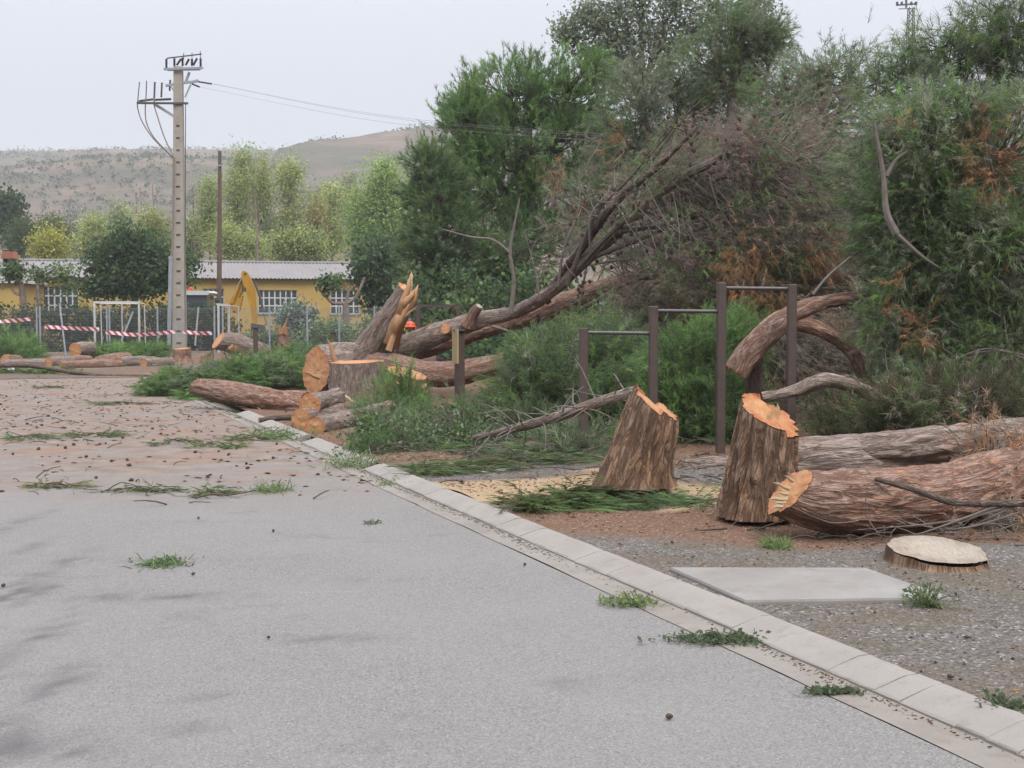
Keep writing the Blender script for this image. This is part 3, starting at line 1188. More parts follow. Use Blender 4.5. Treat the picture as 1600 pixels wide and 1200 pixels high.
# ------------------------------------------------------------------ right foreground trunks
t = thing('felled_trunk', 'long reddish felled pine trunk with torn orange end leaning against the upright stump', 'log', vg(1300, 830))
log_part(t, [at(1234, 768, 9.08), at(1300, 781, 9.12), at(1390, 783, 9.3), at(1480, 772, 9.5), at(1560, 752, 9.8), at(1700, 728, 10.3), at(1900, 700, 11)],
         [.175, .228, .243, .236, .24, .24, .22], 110, 150, .018, 20, 4.5, BARK_RED, (1, 0), ((.55, .16), 0), CUT_ORANGE, seed=4.4)
splinters(t, [(at(x0, y0, 9.02), at(x1, y1, 8.93), w_) for x0, y0, x1, y1, w_ in
              ((1234, 764, 1208, 753, .035), (1230, 780, 1201, 779, .045), (1230, 790, 1204, 793, .04), (1240, 752, 1226, 742, .03), (1232, 772, 1211, 769, .03), (1230, 785, 1209, 786, .035))], SPLINT_PALE)

t = thing('felled_trunk', 'grey deeply furrowed felled trunk forking behind the long red trunk', 'log', vg(1330, 745))
log_part(t, [at(1190, 733, 12.2), at(1260, 727, 12.0), at(1330, 722, 11.9), at(1420, 722, 12.0), at(1520, 712, 12.2), at(1700, 700, 12.5)],
         [.22, .25, .25, .22, .2, .2], 110, 150, .02, 18, 4, BARK_GREY, (1, 0), seed=14.4)
log_part(t, [at(1290, 714, 12.0), at(1350, 704, 11.85), at(1420, 698, 11.8), at(1500, 688, 11.9), at(1570, 680, 12.1), at(1700, 665, 12.6)],
         [.12, .15, .155, .15, .145, .13], 70, 110, .026, 13, 3.2, BARK_GREY, (0, 0), seed=24.4, name='limb')
t = make_log('log', 'short pale grey log lying between the leaning stump and the upright stump',
             [at(1066, 737, 13.4), at(1110, 733, 13.5), at(1165, 728, 13.6)], [.11, .125, .12], na=50, nl=40, amp=.02, mat=BARK_GREY)
splinters(t, [(at(1140, 725, 13.3), at(1146, 706, 13.25), .06), (at(1144, 725, 13.3), at(1152, 712, 13.25), .05)], SPLINT_PALE)

# dark stick across the red trunk
t = thing('cut_branch', 'dark bare branch with yellow cut tip resting across the long red trunk', 'branch', vg(1500, 800))
_, P, _ = log_part(t, [at(1368, 748, 9.02), at(1430, 766, 8.9), at(1482, 783, 8.85), at(1540, 787, 8.8), at(1620, 786, 8.75), at(1760, 790, 8.7)],
                   [.017, .022, .024, .024, .026, .028], 14, 70, .004, 20, 6, BARK_DARK, (1, 0), cutmat=CUT_PALE)
m = MB()
for (a, b, c) in (((1600, 787), (1480, 815), (1340, 828)), ((1560, 790), (1450, 830), (1400, 842)), ((1590, 788), (1540, 812), (1500, 830)), ((1640, 786), (1500, 826), (1410, 815)), ((1570, 787), (1590, 800), (1620, 830))):
    m.tube(smooth_path([at(*a, 8.78), at(*b, 8.8), at(*c, 8.95)], 12), np.linspace(.010, .003, 12), 5, False)
for k in range(26):
    p = at(R.uniform(1340, 1600), R.uniform(812, 842), 8.9)
    d = unit((R.normal(-.4, .7), R.normal(0, .3), R.normal(0, .3)))
    L = R.uniform(.15, .5)
    m.tube(smooth_path([p, p + d * L * .5 + R.normal(0, .03, 3), p + d * L], 5), np.linspace(.005, .002, 5), 4, False)
tag(m.build('side_twigs', TWIG_GREY, t), kind='stuff')

# ------------------------------------------------------------------ arched trunks behind the pull-up bars
t = thing('bent_trunk', 'orange-barked trunk arching up and right behind the tall pull-up posts', 'log', vg(1165, 690))
log_part(t, [at(1150, 582, 15.2), at(1170, 553, 15.2), at(1200, 520, 15.2), at(1233, 495, 15.2), at(1280, 474, 15.3), at(1340, 467, 15.6), at(1400, 475, 16.2)],
         [.145, .155, .15, .125, .085, .07, .05], 54, 90, .016, 14, 4, BARK_RED, (1, 0), seed=2.2)
log_part(t, [at(1178, 556, 15.4), at(1180, 600, 15.6), at(1190, 660, 15.8), at(1192, 712, 15.9)], [.10, .12, .13, .14], 30, 40, .016, 14, 4, BARK_DARK, (0, 0), seed=12.2, name='lower_stem')

t = thing('bent_trunk', 'second thinner arching limb curving down right below the bent orange trunk', 'log', vg(1340, 690))
log_part(t, [at(1215, 508, 15.3), at(1250, 506, 15.2), at(1292, 519, 15.2), at(1330, 548, 15.3), at(1352, 600, 15.4)], [.07, .09, .09, .08, .05], 40, 60, .014, 14, 4, BARK_RED, (1, 0), seed=6.2)
t = thing('fallen_limb', 'pale grey crooked limb low behind the upright stump', 'branch', vg(1300, 690))
log_part(t, [at(1190, 620, 14.2), at(1240, 612, 14.2), at(1290, 594, 14.2), at(1340, 606, 14.3), at(1400, 628, 14.4)], [.05, .07, .085, .07, .05], 30, 60, .016, 14, 5, BARK_GREY, (0, 0), seed=9.2)

# ------------------------------------------------------------------ central fallen tree
fp = thing('fallen_pine', 'huge uprooted forked pine with sawn orange butt, broken limb and brown drooping crown', 'fallen tree', gr(560, 632))
log_part(fp, [at(494, 579, 26.0), at(530, 573, 26.4), at(570, 568, 26.8), at(625, 562, 27.2)], [.46, .50, .46, .36], 80, 60, .04, 9, 2.6, BARK_GREY, (1, 0), (.25, 0), CUT_ORANGE, name='trunk_bark', seed=1.1)
_, PB, _ = log_part(fp, [at(560, 572, 26.6), at(580, 545, 26.4), at(604, 502, 26.1), at(622, 470, 26.0), at(633, 450, 25.9)], [.44, .33, .26, .20, .16], 60, 70, .035, 10, 2.4, BARK_GREY, (0, 1), name='broken_limb', seed=5.1, cutmat=CUT_ORANGE)
splinters(fp, [(at(x0, y0, d_), at(x1, y1, d_ - .05), w_) for x0, y0, x1, y1, w_, d_ in
               ((611, 540, 647, 440, .34, 25.75), (620, 512, 656, 446, .30, 25.7), (617, 520, 645, 455, .26, 25.62), (626, 492, 643, 428, .19, 25.6), (607, 548, 628, 492, .13, 25.65), (633, 494, 652, 478, .05, 25.6), (630, 480, 650, 452, .2, 25.58))], SPLINT)
splinters(fp, [(at(640, 446, 25.6), at(644, 425, 25.6), .12)], SPLINT_PALE)
_, PL1, _ = log_part(fp, [at(588, 560, 26.7), at(640, 540, 26.4), at(690, 519, 26.1), at(750, 500, 25.8), at(800, 489, 25.5), at(860, 457, 24), at(920, 402, 22.8), at(985, 345, 21.8), at(1050, 288, 21), at(1120, 250, 20.5), at(1200, 215, 20.2)],
                     [.27, .25, .215, .165, .135, .115, .10, .09, .075, .06, .03], 40, 150, .02, 13, 3.4, BARK_GREY, (0, 0), name='limb', seed=7.1)
_, PL2, _ = log_part(fp, [at(600, 558, 27.2), at(670, 540, 27.1), at(740, 520, 27), at(830, 492, 26.7), at(910, 462, 26.3), at(1000, 432, 26), at(1080, 415, 25.5)],
                     [.25, .23, .19, .2, .19, .16, .10], 40, 110, .02, 13, 3.4, BARK_RED, (0, 0), name='limb', seed=9.1)
log_part(fp, [at(585, 572, 26.2), at(625, 575, 25.7), at(665, 584, 25.3), at(720, 582, 25.1), at(790, 566, 25)], [.27, .26, .25, .24, .19], 50, 80, .022, 12, 3, BARK_RED, (0, 0), name='limb', seed=3.9)
_, PL4, _ = log_part(fp, [at(850, 463, 24.2), at(905, 393, 22.8), at(960, 318, 21.6), at(1030, 258, 20.8), at(1090, 200, 20.3)], [.06, .075, .065, .05, .02], 20, 60, .012, 14, 4, BARK_DARK, (0, 0), name='limb', seed=13.9)
log_part(fp, [at(731, 508, 25.7), at(738, 494, 25.6), at(748, 478, 25.5)], [.15, .10, .085], 24, 16, .012, mat=BARK_RED, cuts=(0, 1), name='limb_stub', cutmat=CUT_PALE)
log_part(fp, [at(712, 520, 25.9), at(704, 517, 25.7), at(696, 513, 25.5)], [.12, .12, .11], 20, 8, .008, mat=BARK_GREY, cuts=(0, 1), name='limb_stub')
splinters(fp, [(at(526, 572, 25.5), at(512, 528, 25.4), .13), (at(500, 590, 25.4), at(474, 580, 25.3), .12), (at(600, 565, 25.4), at(570, 563, 25.3), .07), (at(683, 517, 25.5), at(676, 522, 25.5), .05), (at(660, 516, 26.0), at(676, 502, 25.9), .05)], SPLINT)

# pale dead side branches standing up from limb 1
m = MB()
for pts, r in (([(798, 490), (803, 440), (797, 395), (803, 355), (812, 310)], .05), ([(797, 395), (770, 375), (735, 370), (690, 358)], .03), ([(835, 468), (842, 430), (850, 395)], .02),
               ([(870, 448), (900, 420), (960, 408), (1040, 400)], .035), ([(930, 395), (990, 380), (1050, 372), (1120, 365)], .035), ([(905, 480), (912, 440), (918, 400), (908, 370)], .03),
               ([(770, 510), (800, 520), (815, 535)], .03), ([(890, 400), (888, 360), (892, 300)], .022)):
    P = smooth_path([at(a, b, 24.6) for a, b in pts], 20)
    m = MB()
    m.tube(P, np.linspace(r, r * .35, 20), 7, False)
    m.build('dead_branch', TWIG_GREY, fp)
for pts, r in (([(900, 425), (960, 360), (1030, 310), (1120, 270), (1230, 225)], .045), ([(880, 440), (935, 345), (985, 275), (1060, 205)], .04), ([(960, 368), (1050, 340), (1150, 290), (1260, 260)], .04),
               ([(930, 395), (1020, 372), (1110, 330), (1210, 310), (1290, 300)], .04), ([(870, 450), (880, 390), (900, 330), (905, 260)], .028), ([(985, 345), (1000, 290), (1040, 230), (1085, 170)], .03),
               ([(1050, 288), (1110, 280), (1190, 262), (1270, 250)], .035), ([(905, 480), (990, 440), (1080, 410), (1180, 380)], .04), ([(1000, 432), (1090, 440), (1170, 420), (1260, 400)], .035), ([(1120, 250), (1170, 200), (1240, 170)], .025),
               ([(840, 468), (838, 420), (820, 370)], .02), ([(920, 402), (925, 340), (950, 290), (960, 240)], .022), ([(1180, 430), (1190, 470), (1230, 500)], .025), ([(1085, 330), (1130, 350), (1200, 350), (1290, 330)], .03)):
    P = smooth_path([at(a, b, 22.6 - (a - 850) * .0062) + R.normal(0, .04, 3) for a, b in pts], 24)
    m = MB()
    m.tube(P, np.linspace(r, r * .3, 24), 6, False)
    for k in range(9):
        s_ = P[R.integers(6, 24)]
        d_ = unit(np.array((.5, R.normal(0, .4), R.normal(.35, .5))))
        l_ = R.uniform(.25, .9)
        m.tube(smooth_path([s_, s_ + d_ * l_ * .5 + R.normal(0, .05, 3), s_ + d_ * l_], 5), np.linspace(r * .35, .004, 5), 4, False)
    m.build('bare_branch', TWIG_GREY if r < .03 else TWIG, fp)
mc = MB()
for k in range(150):
    i_ = R.integers(70, 150)
    c_ = PL1[i_] + np.array((R.normal(.2, .45), R.normal(-.1, .3), R.normal(.05, .45)))
    mc.lathe(c_, [(.006, .04), (.03, .02), (.034, -.005), (.02, -.035), (.004, -.045)], 6)
tag(mc.build('cones', CONEM, fp), kind='stuff')
srcp = np.vstack([PL1[105:], PL2[85:], PL4[25:], np.array([at(1050, 400, 23), at(1100, 330, 22.5), at(1180, 300, 22), at(1200, 400, 21.5), at(1150, 500, 21.5)])])
brown = [pxlobe(1170, 400, 22.6, 160, 150, 1.4, 3.2), pxlobe(1040, 350, 24, 130, 110, 1.2, 1.3), pxlobe(1100, 530, 22, 180, 80, 1.2, 1.7), pxlobe(1260, 310, 22, 95, 120, 1.2, 1.5),
         pxlobe(1120, 270, 23, 120, 70, 1.1, .8), pxlobe(960, 470, 25, 100, 80, 1., .4), pxlobe(1290, 560, 19.5, 110, 100, 1.2, 1.3), pxlobe(940, 320, 25, 90, 80, 1., .2)]
for c_ in range(22):
    brown.append(pxlobe(R.uniform(930, 1350), R.uniform(170, 560), R.uniform(21, 24), R.uniform(22, 48), R.uniform(18, 40), .5, .28))
BR2 = [tuple(x * .85 for x in c) for c in PBROWN] + [(.20, .14, .125), (.17, .12, .11), (.22, .155, .125)]
crown(fp, srcp, brown, 950, 9, 30, .11, .008, BR2 + PGREY[:1], twl=.34, rc=.30, up=-.15, out=.3, rnd=.5, br=.014, sag=.35, bark=TWIG_GREY,
      accent=(PORANGE, .03), shell=.25, tilt=(.45, -.1, 0), arch=.05)
crown(fp, srcp, brown[:5] + brown[-12:], 420, 6, 28, .10, .008, PG + PGREY, twl=.3, rc=.3, up=.1, out=.3, rnd=.6, br=.02, sag=.2, bark=TWIG_GREY, shell=.5, name='green_needles', bname='fine_branches')

crown(fp, srcp, [pxlobe(1230, 330, 19.9, 90, 110, .6, 1.3), pxlobe(1130, 420, 20.2, 120, 90, .6, 1.3), pxlobe(1060, 300, 20.9, 80, 60, .5, .6), pxlobe(1180, 240, 20.2, 80, 45, .5, .7), pxlobe(1030, 460, 21.5, 90, 50, .5, .6)],
      330, 8, 28, .10, .0075, BR2 + PGREY[1:2] + PG, twl=.3, rc=.26, up=-.1, out=.3, rnd=.5, br=.01, sag=.3, bark=TWIG_GREY, shell=.2, tilt=(.4, -.1, 0), name='brown_needles', bname='twigs', accent=(PORANGE, .03))

crown(fp, srcp, [pxlobe(1165, 425, 19.6, 32, 42, .3, 1.), pxlobe(1190, 485, 19.6, 40, 25, .3, .6), pxlobe(1270, 395, 19.7, 30, 16, .3, .4), pxlobe(1100, 470, 20.5, 40, 25, .3, .4), pxlobe(862, 265, 24.0, 14, 22, .3, .2), pxlobe(965, 225, 23.0, 10, 14, .2, .15), pxlobe(905, 310, 24.0, 18, 12, .3, .15)],
      64, 8, 34, .13, .007, [(.30, .165, .08), (.26, .15, .08), (.22, .15, .085)], twl=.26, rc=.18, up=-.6, out=.1, rnd=.35, br=.01, sag=.5, name='dead_needles', bname='dead_twigs')

# big centre stump under the fallen butt, smaller stump behind it
stump('tree_stump', 'broad grey-barked old stump under the sawn butt of the uprooted pine', at(556, 629, 25.0) * (1, 1, 0), .78, .52, .485, (0, 0), (.03, .04), .12,
      amp=.05, kc=9, kl=1.4, seed=33., mat=BARK_GREY, na=90, nz=50)
s2 = at(636, 655, 23.6) * (1, 1, 0)
st = stump('tree_stump', 'short stump with ragged bright orange top beside the wooden marker post', s2 + (0, 0, 0), .62, .42, .36, (0, 0), (-.25, .2), .15,
           amp=.04, kc=10, kl=2, seed=13., na=70, nz=40, cutmat=CUT_ORANGE)
splinters(st, [(at(600, 594, 23.2), at(640, 604, 23.1), .09), (at(662, 600, 23.2), at(668, 630, 23.1), .10), (at(585, 640, 23), at(604, 655, 22.9), .2)], SPLINT)

# small cut stub in the green heap
t = thing('cut_stub', 'small upright cut stub with yellow top in the green boughs left of the bars', 'stump', gr(784, 660) * (1, 1, 0))
log_part(t, [at(788, 665, 19.5), at(786, 640, 19.5), at(783, 613, 19.5)], [.16, .09, .05], 24, 20, .015, mat=BARK_DARK, cuts=(0, 1), cutmat=CUT_PALE)

# logs at the kerb
make_log('log', 'long reddish-brown log with resin-red end lying across the far kerb',
         [at(305, 604, 23.2), at(350, 612, 22.9), at(420, 624, 22.4), at(478, 632, 22.0)], [.15, .205, .21, .21], na=60, nl=70, amp=.02, mat=BARK_RED, cutmat=CUT_RED, tilt=(.3, 0), seed=2.)
pile = [((485, 633), (525, 621), .155, 'upper cut log with round orange face, topmost of the trio on the kerb'),
        ((471, 655), (530, 645), .15, 'lower left cut log with orange face, leftmost of the trio on the kerb'),
        ((492, 668), (556, 655), .155, 'lower front cut log with orange face, nearest of the trio on the kerb')]
for i, ((ax, ay), (bx, by), r, lab) in enumerate(pile):
    d = (18.6, 18.3, 17.7)[i]
    make_log('log', lab, [at(ax, ay, d), at((ax + bx) / 2, (ay + by) / 2, d + .7), at(bx, by, d + 1.4)], [r, r, r * 1.02], group='cut logs stacked on the kerb', na=44, nl=24, amp=.018, mat=BARK_GREY, seed=i * 7.)
make_log('log', 'thin grey log with small yellow-rimmed oval end right of the kerb log trio', [at(549, 651, 19.2), at(580, 643, 20), at(610, 637, 20.8)], [.085, .11, .12], na=36, nl=24, amp=.014, mat=BARK_GREY, cutmat=CUT_ORANGE)
make_log('log', 'small dark stick log lying left of the kerb log trio', [at(405, 657, 19.6), at(430, 653, 19.7), at(460, 652, 19.8)], [.045, .05, .045], na=16, nl=20, amp=.01, mat=BARK_DARK)

# distant log pile by the fence
far = [((0, 577), (70, 575), 7, 42, 'grey-brown log half under the left end of the long bare branch'),
       ((8, 561), (30, 570), 7, 45, 'log end with pale cut at the left edge by the fence'),
       ((76, 571), (112, 568), 8, 43, 'orange-ended log left of the middle in the fence log pile'),
       ((103, 567), (140, 566), 8, 44, 'log with bright orange end in the middle of the fence log pile'),
       ((131, 570), (175, 572), 7, 42, 'thin log with orange end low in the fence log pile'),
       ((153, 567), (201, 560), 9.5, 43, 'smooth tan log lying on top of the fence log pile'),
       ((186, 574), (240, 577), 9, 42.5, 'rough brown log at the right end of the fence log pile'),
       ((95, 580), (190, 584), 7, 41, 'long low log along the front of the fence log pile'),
       ((225, 580), (268, 575), 8, 42, 'short brown log right of the fence log pile beside the green heap')]
for i, (a, b, rp, d, lab) in enumerate(far):
    r = rp * d / FPX
    p0, p1 = at(*a, d), at(*b, d + 1.2)
    p0[2] = max(p0[2], r * .9)
    p1[2] = max(p1[2], r * .9)
    make_log('log', lab, [p0, (p0 + p1) / 2 + (0, 0, .02), p1], [r, r * 1.05, r], group='logs piled by the fence', na=28, nl=20, amp=.02, mat=BARK_RED if i % 2 else BARK_GREY, seed=i * 3.3)
dsc = at(118, 546, 47)
make_log('log', 'upturned round disc with dull orange face leaning at the foot of the fence', [dsc, dsc + (.1, .5, .02), dsc + (.2, 1.1, .02)], [.24, .25, .25], na=30, nl=14, amp=.02, mat=BARK_GREY)
t = thing('long_branch', 'long thin bare trunk lying along the ground at the far left', 'branch', gr(120, 590))
log_part(t, [at(-60, 574, 37), at(40, 571, 37), at(110, 581, 36.6), at(170, 587, 36.2), at(280, 588, 36)], [.06, .065, .06, .055, .045], 14, 60, .01, mat=BARK_DARK, cuts=(0, 1))

# felled trunk and stump by the yellow machine
t = thing('felled_trunk', 'grey felled trunk with bright orange slanted end below the yellow machine arm', 'log', gr(380, 560))
log_part(t, [at(341, 532, 40), at(365, 536, 40.3), at(395, 547, 40.6), at(415, 553, 41)], [.26, .33, .32, .28], 44, 30, .03, mat=BARK_GREY, cuts=(1, 0), tilt=(.5, 0), seed=5.)
splinters(t, [(at(360, 548, 39.8), at(364, 538, 39.7), .2), (at(368, 548, 39.8), at(371, 540, 39.7), .15), (at(374, 555, 39.8), at(384, 558, 39.7), .12)], SPLINT)
stump('tree_stump', 'dark red-brown stump at the foot of the concrete utility pole', at(285, 557, 47) * (1, 1, 0), .55, .36, .30, (0, 0), (.05, .1), .3, na=50, nz=26, amp=.04, seed=41., mat=BARK_RED, cutmat=CUT_RED)
stump('tree_stump', 'jagged orange broken stump between the utility pole and the felled grey trunk', at(322, 555, 44) * (1, 1, 0), .45, .26, .20, (.1, 0), (.5, .1), .3, na=50, nz=26, amp=.04, seed=45., mat=BARK_RED, cutmat=CUT_ORANGE)
t = thing('broken_stub', 'torn pale trunk stub with upright sliver above the green heap left of the fallen butt', 'stump', gr(443, 552))
log_part(t, [at(443, 548, 40), at(443, 530, 40), at(442, 512, 40)], [.2, .17, .16], 24, 16, .02, mat=BARK_RED, cuts=(0, 1))
splinters(t, [(at(440, 520, 39.8), at(450, 496, 39.7), .09), (at(438, 522, 39.8), at(437, 507, 39.7), .14), (at(446, 522, 39.8), at(447, 508, 39.7), .14)], SPLINT)

# ------------------------------------------------------------------ heaps of cut green branches
def heap(name, label, lobes, nb, tw, nn, nl, nw, cols, base, **kw):
    t = thing(name, label, kw.pop('cat', 'branches'), base, group=kw.pop('group', None))
    src = kw.pop('src', None)
    if src is None:
        src = np.array([l[0] * (1, 1, 0) + (0, 0, .05) for l in lobes])
    crown(t, src, lobes, nb, tw, nn, nl, nw, cols, **kw)
    return t


HG = 'heaps of cut pine branches'
heap('pine_branch_heap', 'bright green heap of pine boughs behind the two right pull-up posts',
     [pxlobe(1085, 585, 16.6, 75, 75, .7, 1.4), pxlobe(1070, 660, 16.4, 85, 50, .6, 1.), pxlobe(1140, 540, 17, 45, 45, .5, .5), pxlobe(1130, 660, 16.2, 60, 55, .5, .6)],
     330, 9, 32, .11, .0065, PBRIGHT + PG + DARKG[2:], gr(1085, 690), twl=.26, rc=.18, up=-.05, sag=.2, out=.4, group=HG)
heap('pine_branch_heap', 'dull green heap of pine boughs left of the low pull-up post',
     [pxlobe(890, 585, 17.6, 110, 55, .9, 1.5), pxlobe(830, 630, 17.4, 70, 45, .7, .8), pxlobe(960, 560, 18.2, 70, 50, .7, .9), pxlobe(960, 640, 17.2, 70, 45, .6, .7)],
     380, 9, 30, .11, .0065, PG + PBRIGHT[:1] + PGREY[:2] + DARKG[2:], gr(890, 690), twl=.28, rc=.18, up=-.1, sag=.25, out=.4, group=HG)
heap('pine_branch_heap', 'upright green pine bough in front of the ragged orange stump',
     [pxlobe(628, 630, 21.2, 24, 40, .35), pxlobe(615, 665, 21, 40, 25, .4)], 46, 9, 34, .15, .007, PBRIGHT + PG, gr(625, 675), twl=.3, rc=.18, up=.7, group=HG)
heap('pine_branch_heap', 'wide green heap of boughs lying behind the long reddish-brown log',
     [pxlobe(430, 582, 29.5, 75, 22, 1.6, 2.), pxlobe(285, 602, 28, 42, 16, 1.1, 1.), pxlobe(370, 590, 28.5, 70, 18, 1.3, 1.2), pxlobe(470, 570, 31, 45, 26, 1.2, 1.), pxlobe(255, 608, 27.6, 24, 12, .8, .5), pxlobe(330, 622, 26, 50, 6, .6, .5)],
     520, 8, 32, .13, .010, PG + PBRIGHT + DARKG[2:] + PGREY[:1], gr(400, 605), twl=.26, rc=.2, up=-.15, flatz=.55, sag=.15, group=HG)
heap('pine_branch_heap', 'low green heap of boughs in front of the white goal by the fence',
     [pxlobe(190, 552, 50, 45, 7, 1.5, 1.), pxlobe(228, 552, 49, 28, 9, 1.2, .7), pxlobe(150, 554, 50, 25, 6, 1.2, .4)], 130, 8, 28, .2, .016, PBRIGHT + PG, gr(190, 566), twl=.3, rc=.28, up=.1, flatz=.7, group=HG)
heap('pine_branch_heap', 'small green bough under the long bare branch at the far left',
     [pxlobe(55, 584, 37.5, 60, 3, .8)], 70, 7, 22, .16, .013, PG, gr(55, 588), twl=.25, rc=.2, up=.0, flatz=.4, group=HG)
heap('green_bush', 'low leafy green growth left of the distant log pile',
     [pxlobe(20, 552, 52, 40, 12, 1.5)], 80, 8, 24, .25, .018, PG + PBRIGHT, gr(20, 560), twl=.4, rc=.4, up=.4, cat='bush')
heap('pine_branch_heap', 'dark green pine boughs under the wooden marker post and bare stem',
     [pxlobe(740, 665, 18.8, 60, 20, .7, 1.), pxlobe(830, 672, 17, 70, 18, .6, .8), pxlobe(900, 695, 15, 50, 12, .5, .6), pxlobe(700, 685, 17.5, 70, 14, .6, .8), pxlobe(590, 668, 19.5, 55, 10, .7, .6)],
     230, 8, 30, .13, .0065, PG + PGREY, gr(780, 690), twl=.26, rc=.22, up=.15, group=HG)

# leafy shrub by the kerb (broad leaves)
t = thing('leafy_bush', 'low leafy dark green bush spilling over the kerb gap below the log trio', 'bush', gr(640, 725))
leaf_crown(t, [gr(650, 712), gr(720, 705), gr(600, 718), gr(560, 722)],
           [pxlobe(650, 695, 15.8, 75, 24, .6, 1.3), pxlobe(735, 690, 16.2, 60, 26, .6, 1.), pxlobe(575, 715, 15.2, 38, 16, .4, .6), pxlobe(600, 685, 16.6, 55, 20, .5, .7), pxlobe(690, 670, 17.2, 70, 20, .6, .8)],
           330, 44, .05, [(.075, .125, .045), (.055, .10, .036), (.10, .15, .06), (.15, .18, .12)], rc=.2, br=.008, shell=.1)

# flattened strips of boughs on the verge
def mat_strip(label, pts, wd, hgt, nb, cols, tw=7, nn=30):
    lob = []
    for (px, py, rw) in pts:
        c = vg(px, py)
        lob.append((c + (0, 0, hgt * .3), (rw * c[1] / FPX, wd, hgt * .7), rw))
    heap('pine_bough', label, lob, nb, tw, nn, .11, .006, cols, vg(pts[0][0], pts[0][1]), twl=.22, rc=.13, up=-.02, out=.15, rnd=.5, br=.014, tilt=(.5, -.12, 0), group='boughs flattened on the verge', zmin=.06, arch=0, flatz=.2)


mat_strip('dark green flattened bough in front of the upright stump and sawdust', [(900, 792, 45), (960, 791, 60), (1040, 788, 60), (1100, 786, 40)], .10, .04, 60, PG + [(.12, .14, .07)])
mat_strip('brown-green drooping bough heaped left of the leaning stump base', [(850, 788, 35), (890, 783, 38), (815, 795, 20)], .12, .08, 40, [(.10, .105, .05), (.075, .09, .04)] + PG[:1])
mat_strip('long green flattened bough along the back of the kerb', [(680, 738, 45), (740, 732, 60), (820, 722, 60), (890, 716, 50)], .24, .05, 90, PG + PGREY[:1] + [(.10, .115, .05)])
mat_strip('dull green flattened bough lying between leafy bush and leaning stump', [(760, 705, 60), (840, 712, 60), (900, 705, 40)], .45, .08, 90, PG + PGREY)

# ------------------------------------------------------------------ pines and other trees
def pine(name, label, base, top, tr, lobes, nb, tw, nn, nl, nw, cols, cat='tree', mat=None, limbs=5, **kw):
    base = np.asarray(base, float)
    t = thing(name, label, cat, base)
    P = trunk(t, [base, (base * .6 + top * .4) + R.normal(0, .15, 3) * (1, 1, 0), top], [tr, tr * .75, tr * .3], mat)
    src = [P[8:]]
    for l in lobes[:limbs]:
        s = P[R.integers(9, 22)]
        _, PP, _ = log_part(t, [s, (s + l[0]) / 2 + (0, 0, -.2), l[0]], [tr * .4, tr * .28, tr * .1], 8, 14, .008, mat=mat or BARK_DARK, name='limb')
        src.append(PP[4:])
    crown(t, np.vstack(src), lobes, nb, tw, nn, nl, nw, cols, **kw)
    return t


def gbase(px, d):
    p = at(px, 500, d)
    p[2] = 0
    return p


# rounded bright pine
D = 47
pine('pine_tree', 'rounded bright green pine standing behind the fallen crown, left of the tall poplar', gbase(820, D), at(830, 150, D), .3,
     [pxlobe(800, 150, D, 95, 55, 2.2, 1.5), pxlobe(890, 145, D, 70, 50, 2.0, 1.2), pxlobe(745, 205, D, 55, 55, 1.7, 1.), pxlobe(830, 240, D, 120, 70, 2.6, 2.2), pxlobe(905, 230, D, 60, 70, 1.8, 1.1), pxlobe(760, 300, D, 85, 60, 2.2, 1.5), pxlobe(860, 330, D, 90, 70, 2.2, 1.4), pxlobe(720, 180, D, 24, 22, .8, .4), pxlobe(740, 160, D, 14, 14, .4, .2), pxlobe(935, 120, D, 25, 25, .7, .3)],
     950, 8, 32, .20, .017, PBRIGHT + PBRIGHT + PG, limbs=8, twl=.36, rc=.34, up=.7, br=.06, shell=.6)
D = 44
pine('pine_tree', 'smaller dark green pine at the left foot of the rounded bright pine', gbase(690, D), at(668, 225, D), .2,
     [pxlobe(668, 255, D, 16, 30, .5, .35), pxlobe(680, 300, D, 38, 40, 1.1, 1.), pxlobe(700, 370, D, 60, 55, 1.4, 1.8), pxlobe(670, 410, D, 45, 50, 1.1, 1.1), pxlobe(740, 430, D, 60, 60, 1.3, 1.4), pxlobe(800, 400, D, 60, 60, 1.4, 1.2)],
     330, 9, 36, .24, .017, PG + PGREY[3:] + [(.045, .085, .036)], limbs=6, twl=.45, rc=.42, up=.4, br=.05, shell=.5)
# grey-green pines in the middle distance, behind the brown crown
D = 36
pine('pine_tree', 'grey-green pine with cone-dotted twigs rising behind the brown fallen crown', gbase(1080, D), at(1060, 130, D), .25,
     [pxlobe(1060, 190, D, 70, 55, 1.3, 1.2), pxlobe(980, 200, D, 55, 60, 1.2, .9), pxlobe(1140, 190, D, 70, 50, 1.3, 1.1), pxlobe(1040, 270, D, 110, 60, 1.8, 1.5), pxlobe(940, 330, D, 80, 80, 1.6, 1.), pxlobe(1000, 130, D, 45, 35, .9, .5), pxlobe(1090, 110, D, 50, 40, .9, .6)],
     520, 8, 30, .15, .012, PGREY + PG[:2], limbs=7, twl=.42, rc=.38, up=.15, br=.05, shell=.45, sag=.15)
D = 34
pine('pine_tree', 'dark drooping-topped pine leaning right against the sky beside the poplar', gbase(1110, D), at(1150, 40, D), .22,
     [pxlobe(1160, 50, D, 55, 38, 1.0, 1.2), pxlobe(1190, 70, D, 32, 30, .7, .6), pxlobe(1120, 90, D, 45, 30, .8, .6), pxlobe(1140, 130, D, 50, 25, .8, .4), pxlobe(1215, 55, D, 10, 18, .3, .2)],
     190, 8, 28, .15, .011, PG + PGREY[:2], limbs=5, twl=.34, rc=.26, up=-.05, br=.05, shell=.4, sag=.3)
D = 30
